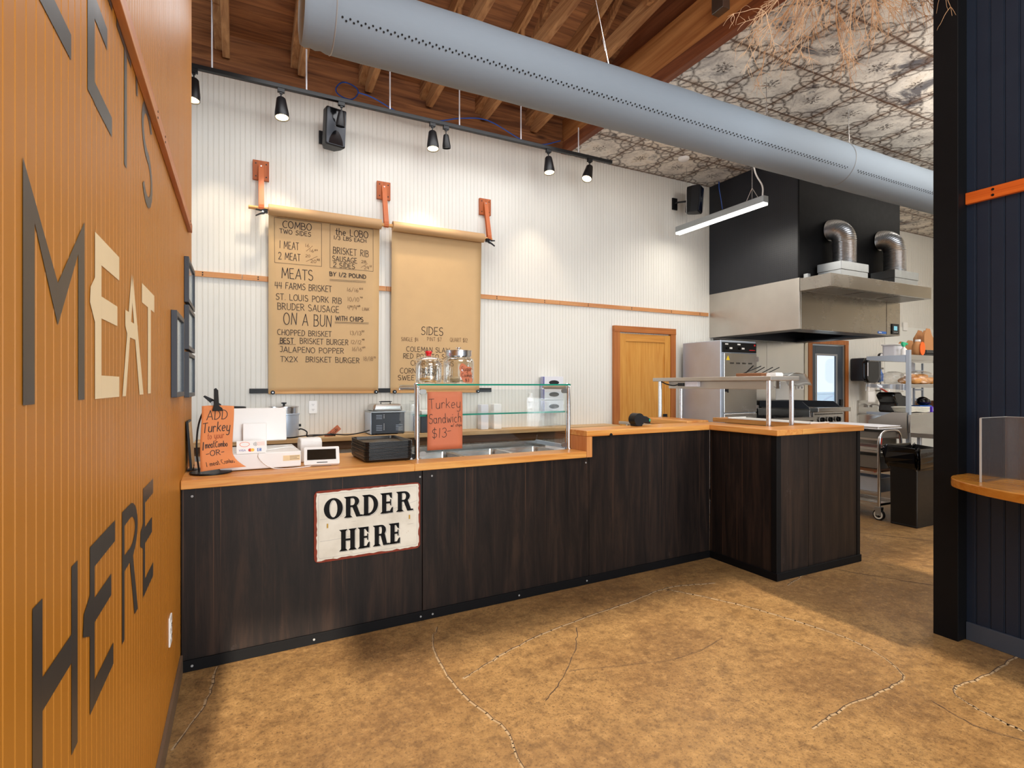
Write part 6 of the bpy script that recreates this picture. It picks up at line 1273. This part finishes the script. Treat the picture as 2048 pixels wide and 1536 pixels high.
# black lattice crate behind the bin
t = thing('lattice_crate', 'black lattice crate on the floor between cart and bin', 'crate', loc=(6.57, 3.24, 0))
cr = MB()
for k in range(6):
    z = .03+k*.05; cr.box(-.16, .16, -.13, -.122, z, z+.018).box(-.16, .16, .122, .13, z, z+.018).box(-.16, -.152, -.12, .12, z, z+.018).box(.152, .16, -.12, .12, z, z+.018)
for k in range(8): x = -.16+k*.0434; cr.box(x, x+.016, -.131, -.121, 0, .30).box(x, x+.016, .121, .131, 0, .30)
for k in range(6): y = -.13+k*.049; cr.box(-.161, -.151, y, y+.016, 0, .30).box(.151, .161, y, y+.016, 0, .30)
cr.box(-.16, .16, -.13, .13, 0, .006); obj('crate_body', cr, M['black'], t, local=True) if False else obj('crate_wall', cr, M['black'], t, local=True)

# ------------------------------------------------------------------ right-hand shelf, acrylic divider
t = thing('pickup_shelf', 'honey plywood shelf with rounded corner on the black partition', 'shelf', loc=(3.4, .9, .88))
ol = [(3.611, 1.535), (3.611, .1), (3.09, .1), (3.09, .98)]+[(p[0], p[1]) for p in smooth_path([(3.09, .98, 0), (3.125, 1.13, 0), (3.20, 1.32, 0), (3.315, 1.47, 0), (3.43, 1.53, 0), (3.52, 1.536, 0)], 5)][1:]
ol = ol[:-1]+[(3.52, 1.536)]
obj('shelf_board', MB().prism(ol, lambda u, v, w: (u, v, .878+w), .043), M['round_shelf'], t, bev=.004)
obj('shelf_bracket', MB().prism([(3.610, .62), (3.610, .8775), (3.26, .8775), (3.26, .855)], lambda x, z, w: (x, .5+w, z), .03), M['navy_flat'], t)
t = thing('acrylic_divider', 'frosted clear acrylic divider standing on the honey plywood shelf', 'divider', loc=(3.47, 1.3, .9215))
obj('cross_panel', MB().prism(rrect(3.325, 3.585, .9215, 1.243, .006, 3), lambda x, z, w: (x, 1.362-w, z), .006), M['acrylic'], t)
obj('wall_panel', MB().box(3.588, 3.594, .55, 1.362, .9215, 1.243), M['acrylic'], t)
obj('polished_edge', MB().box(3.3205, 3.3245, 1.355, 1.363, .9215, 1.243).box(3.325, 3.594, 1.3555, 1.3625, 1.2433, 1.2455).box(3.587, 3.595, .55, 1.355, 1.2433, 1.2455), M['acrylic_edge'], t)
obj('base_channel', MB().box(3.36, 3.585, 1.350, 1.3555, .9215, .929).box(3.578, 3.5875, .6, 1.35, .9215, .929), M['acrylic'], t)

# ------------------------------------------------------------------ picture frames on the partition
def frame(lab, y0, y1, z0, z1):
    t = thing('picture_frame', lab, 'picture frame', loc=(XL+.0005, (y0+y1)/2, z0), group='grey framed pictures on the ochre partition')
    a = (y1-y0)/2; h = z1-z0; w = .022; d = .022
    obj('frame_border', MB().box(0, d, -a, -a+w, 0, h).box(0, d, a-w, a, 0, h).box(0, d, -a+w, a-w, 0, w).box(0, d, -a+w, a-w, h-w, h), M['charcoal'], t, local=True, bev=.002)
    obj('print', MB().box(0, .012, -a+w, a-w, w, h-w), M['art'], t, local=True); obj('glazing', MB().box(.0125, .0145, -a+w, a-w, w, h-w), M['glass'], t, local=True)
frame('grey framed picture alone, nearer the painted words', 2.68, 3.03, 1.357, 1.728)
frame('grey framed picture, topmost of the three by the partition end', 3.29, 3.73, 1.845, 2.085)
frame('grey framed picture, middle of the three by the partition end', 3.29, 3.73, 1.598, 1.832)
frame('grey framed picture, lowest of the three by the partition end', 3.29, 3.73, 1.345, 1.585)

# ------------------------------------------------------------------ dried branches hanging from the ceiling
tw = [MB(), MB()]; r_ = random.Random(11)
def twig(mb, p, d, L, r, depth):
    pts = [Vector(p)]; q = Vector(d).normalized(); n = 7
    for i in range(n):
        q = (q+Vector((r_.random()-.5, r_.random()-.5, r_.random()-.62))*.42).normalized(); pts.append(pts[-1]+q*L/n)
    mb.tube(pts, [r*(1-.7*i/n) for i in range(n+1)], 4, caps=False)
    if depth:
        for k in range(5 if depth > 1 else 6):
            i = 1+int(r_.random()*(n-1)); s_ = (q+Vector((r_.random()-.5, r_.random()-.5, r_.random()-.6))*2.2).normalized(); twig(mb, pts[i], s_, L*(.28+.3*r_.random()), r*.62, depth-1)
for k in range(40):
    a = r_.random()*2*PI; p = (3.30+.16*math.cos(a)+.10*(r_.random()-.5), 1.98+.16*math.sin(a), 3.98+.06*r_.random()); twig(tw[k % 2], p, (math.cos(a)*1.1, math.sin(a)*.8, -.25-.6*r_.random()), .36+.28*r_.random(), .0042, 2)
t = thing('dried_branches', 'hanging bunch of dried tan branches under the tin ceiling', 'dried plant', loc=(3.30, 1.98, 4.0))
obj('twigs', tw[0], M['twig'], t)['kind'] = 'stuff'; obj('twigs', tw[1], M['twig_dark'], t)['kind'] = 'stuff'
obj('hanging_hook', MB().cyl((3.30, 1.98, 3.97), (3.30, 1.98, ZC-.0005), .006, n=8).lathe([(0, 3.95), (.09, 3.97), (.11, 4.02), (0, 4.05)], (3.30, 1.98, 0), n=14), M['twig_dark'], t)
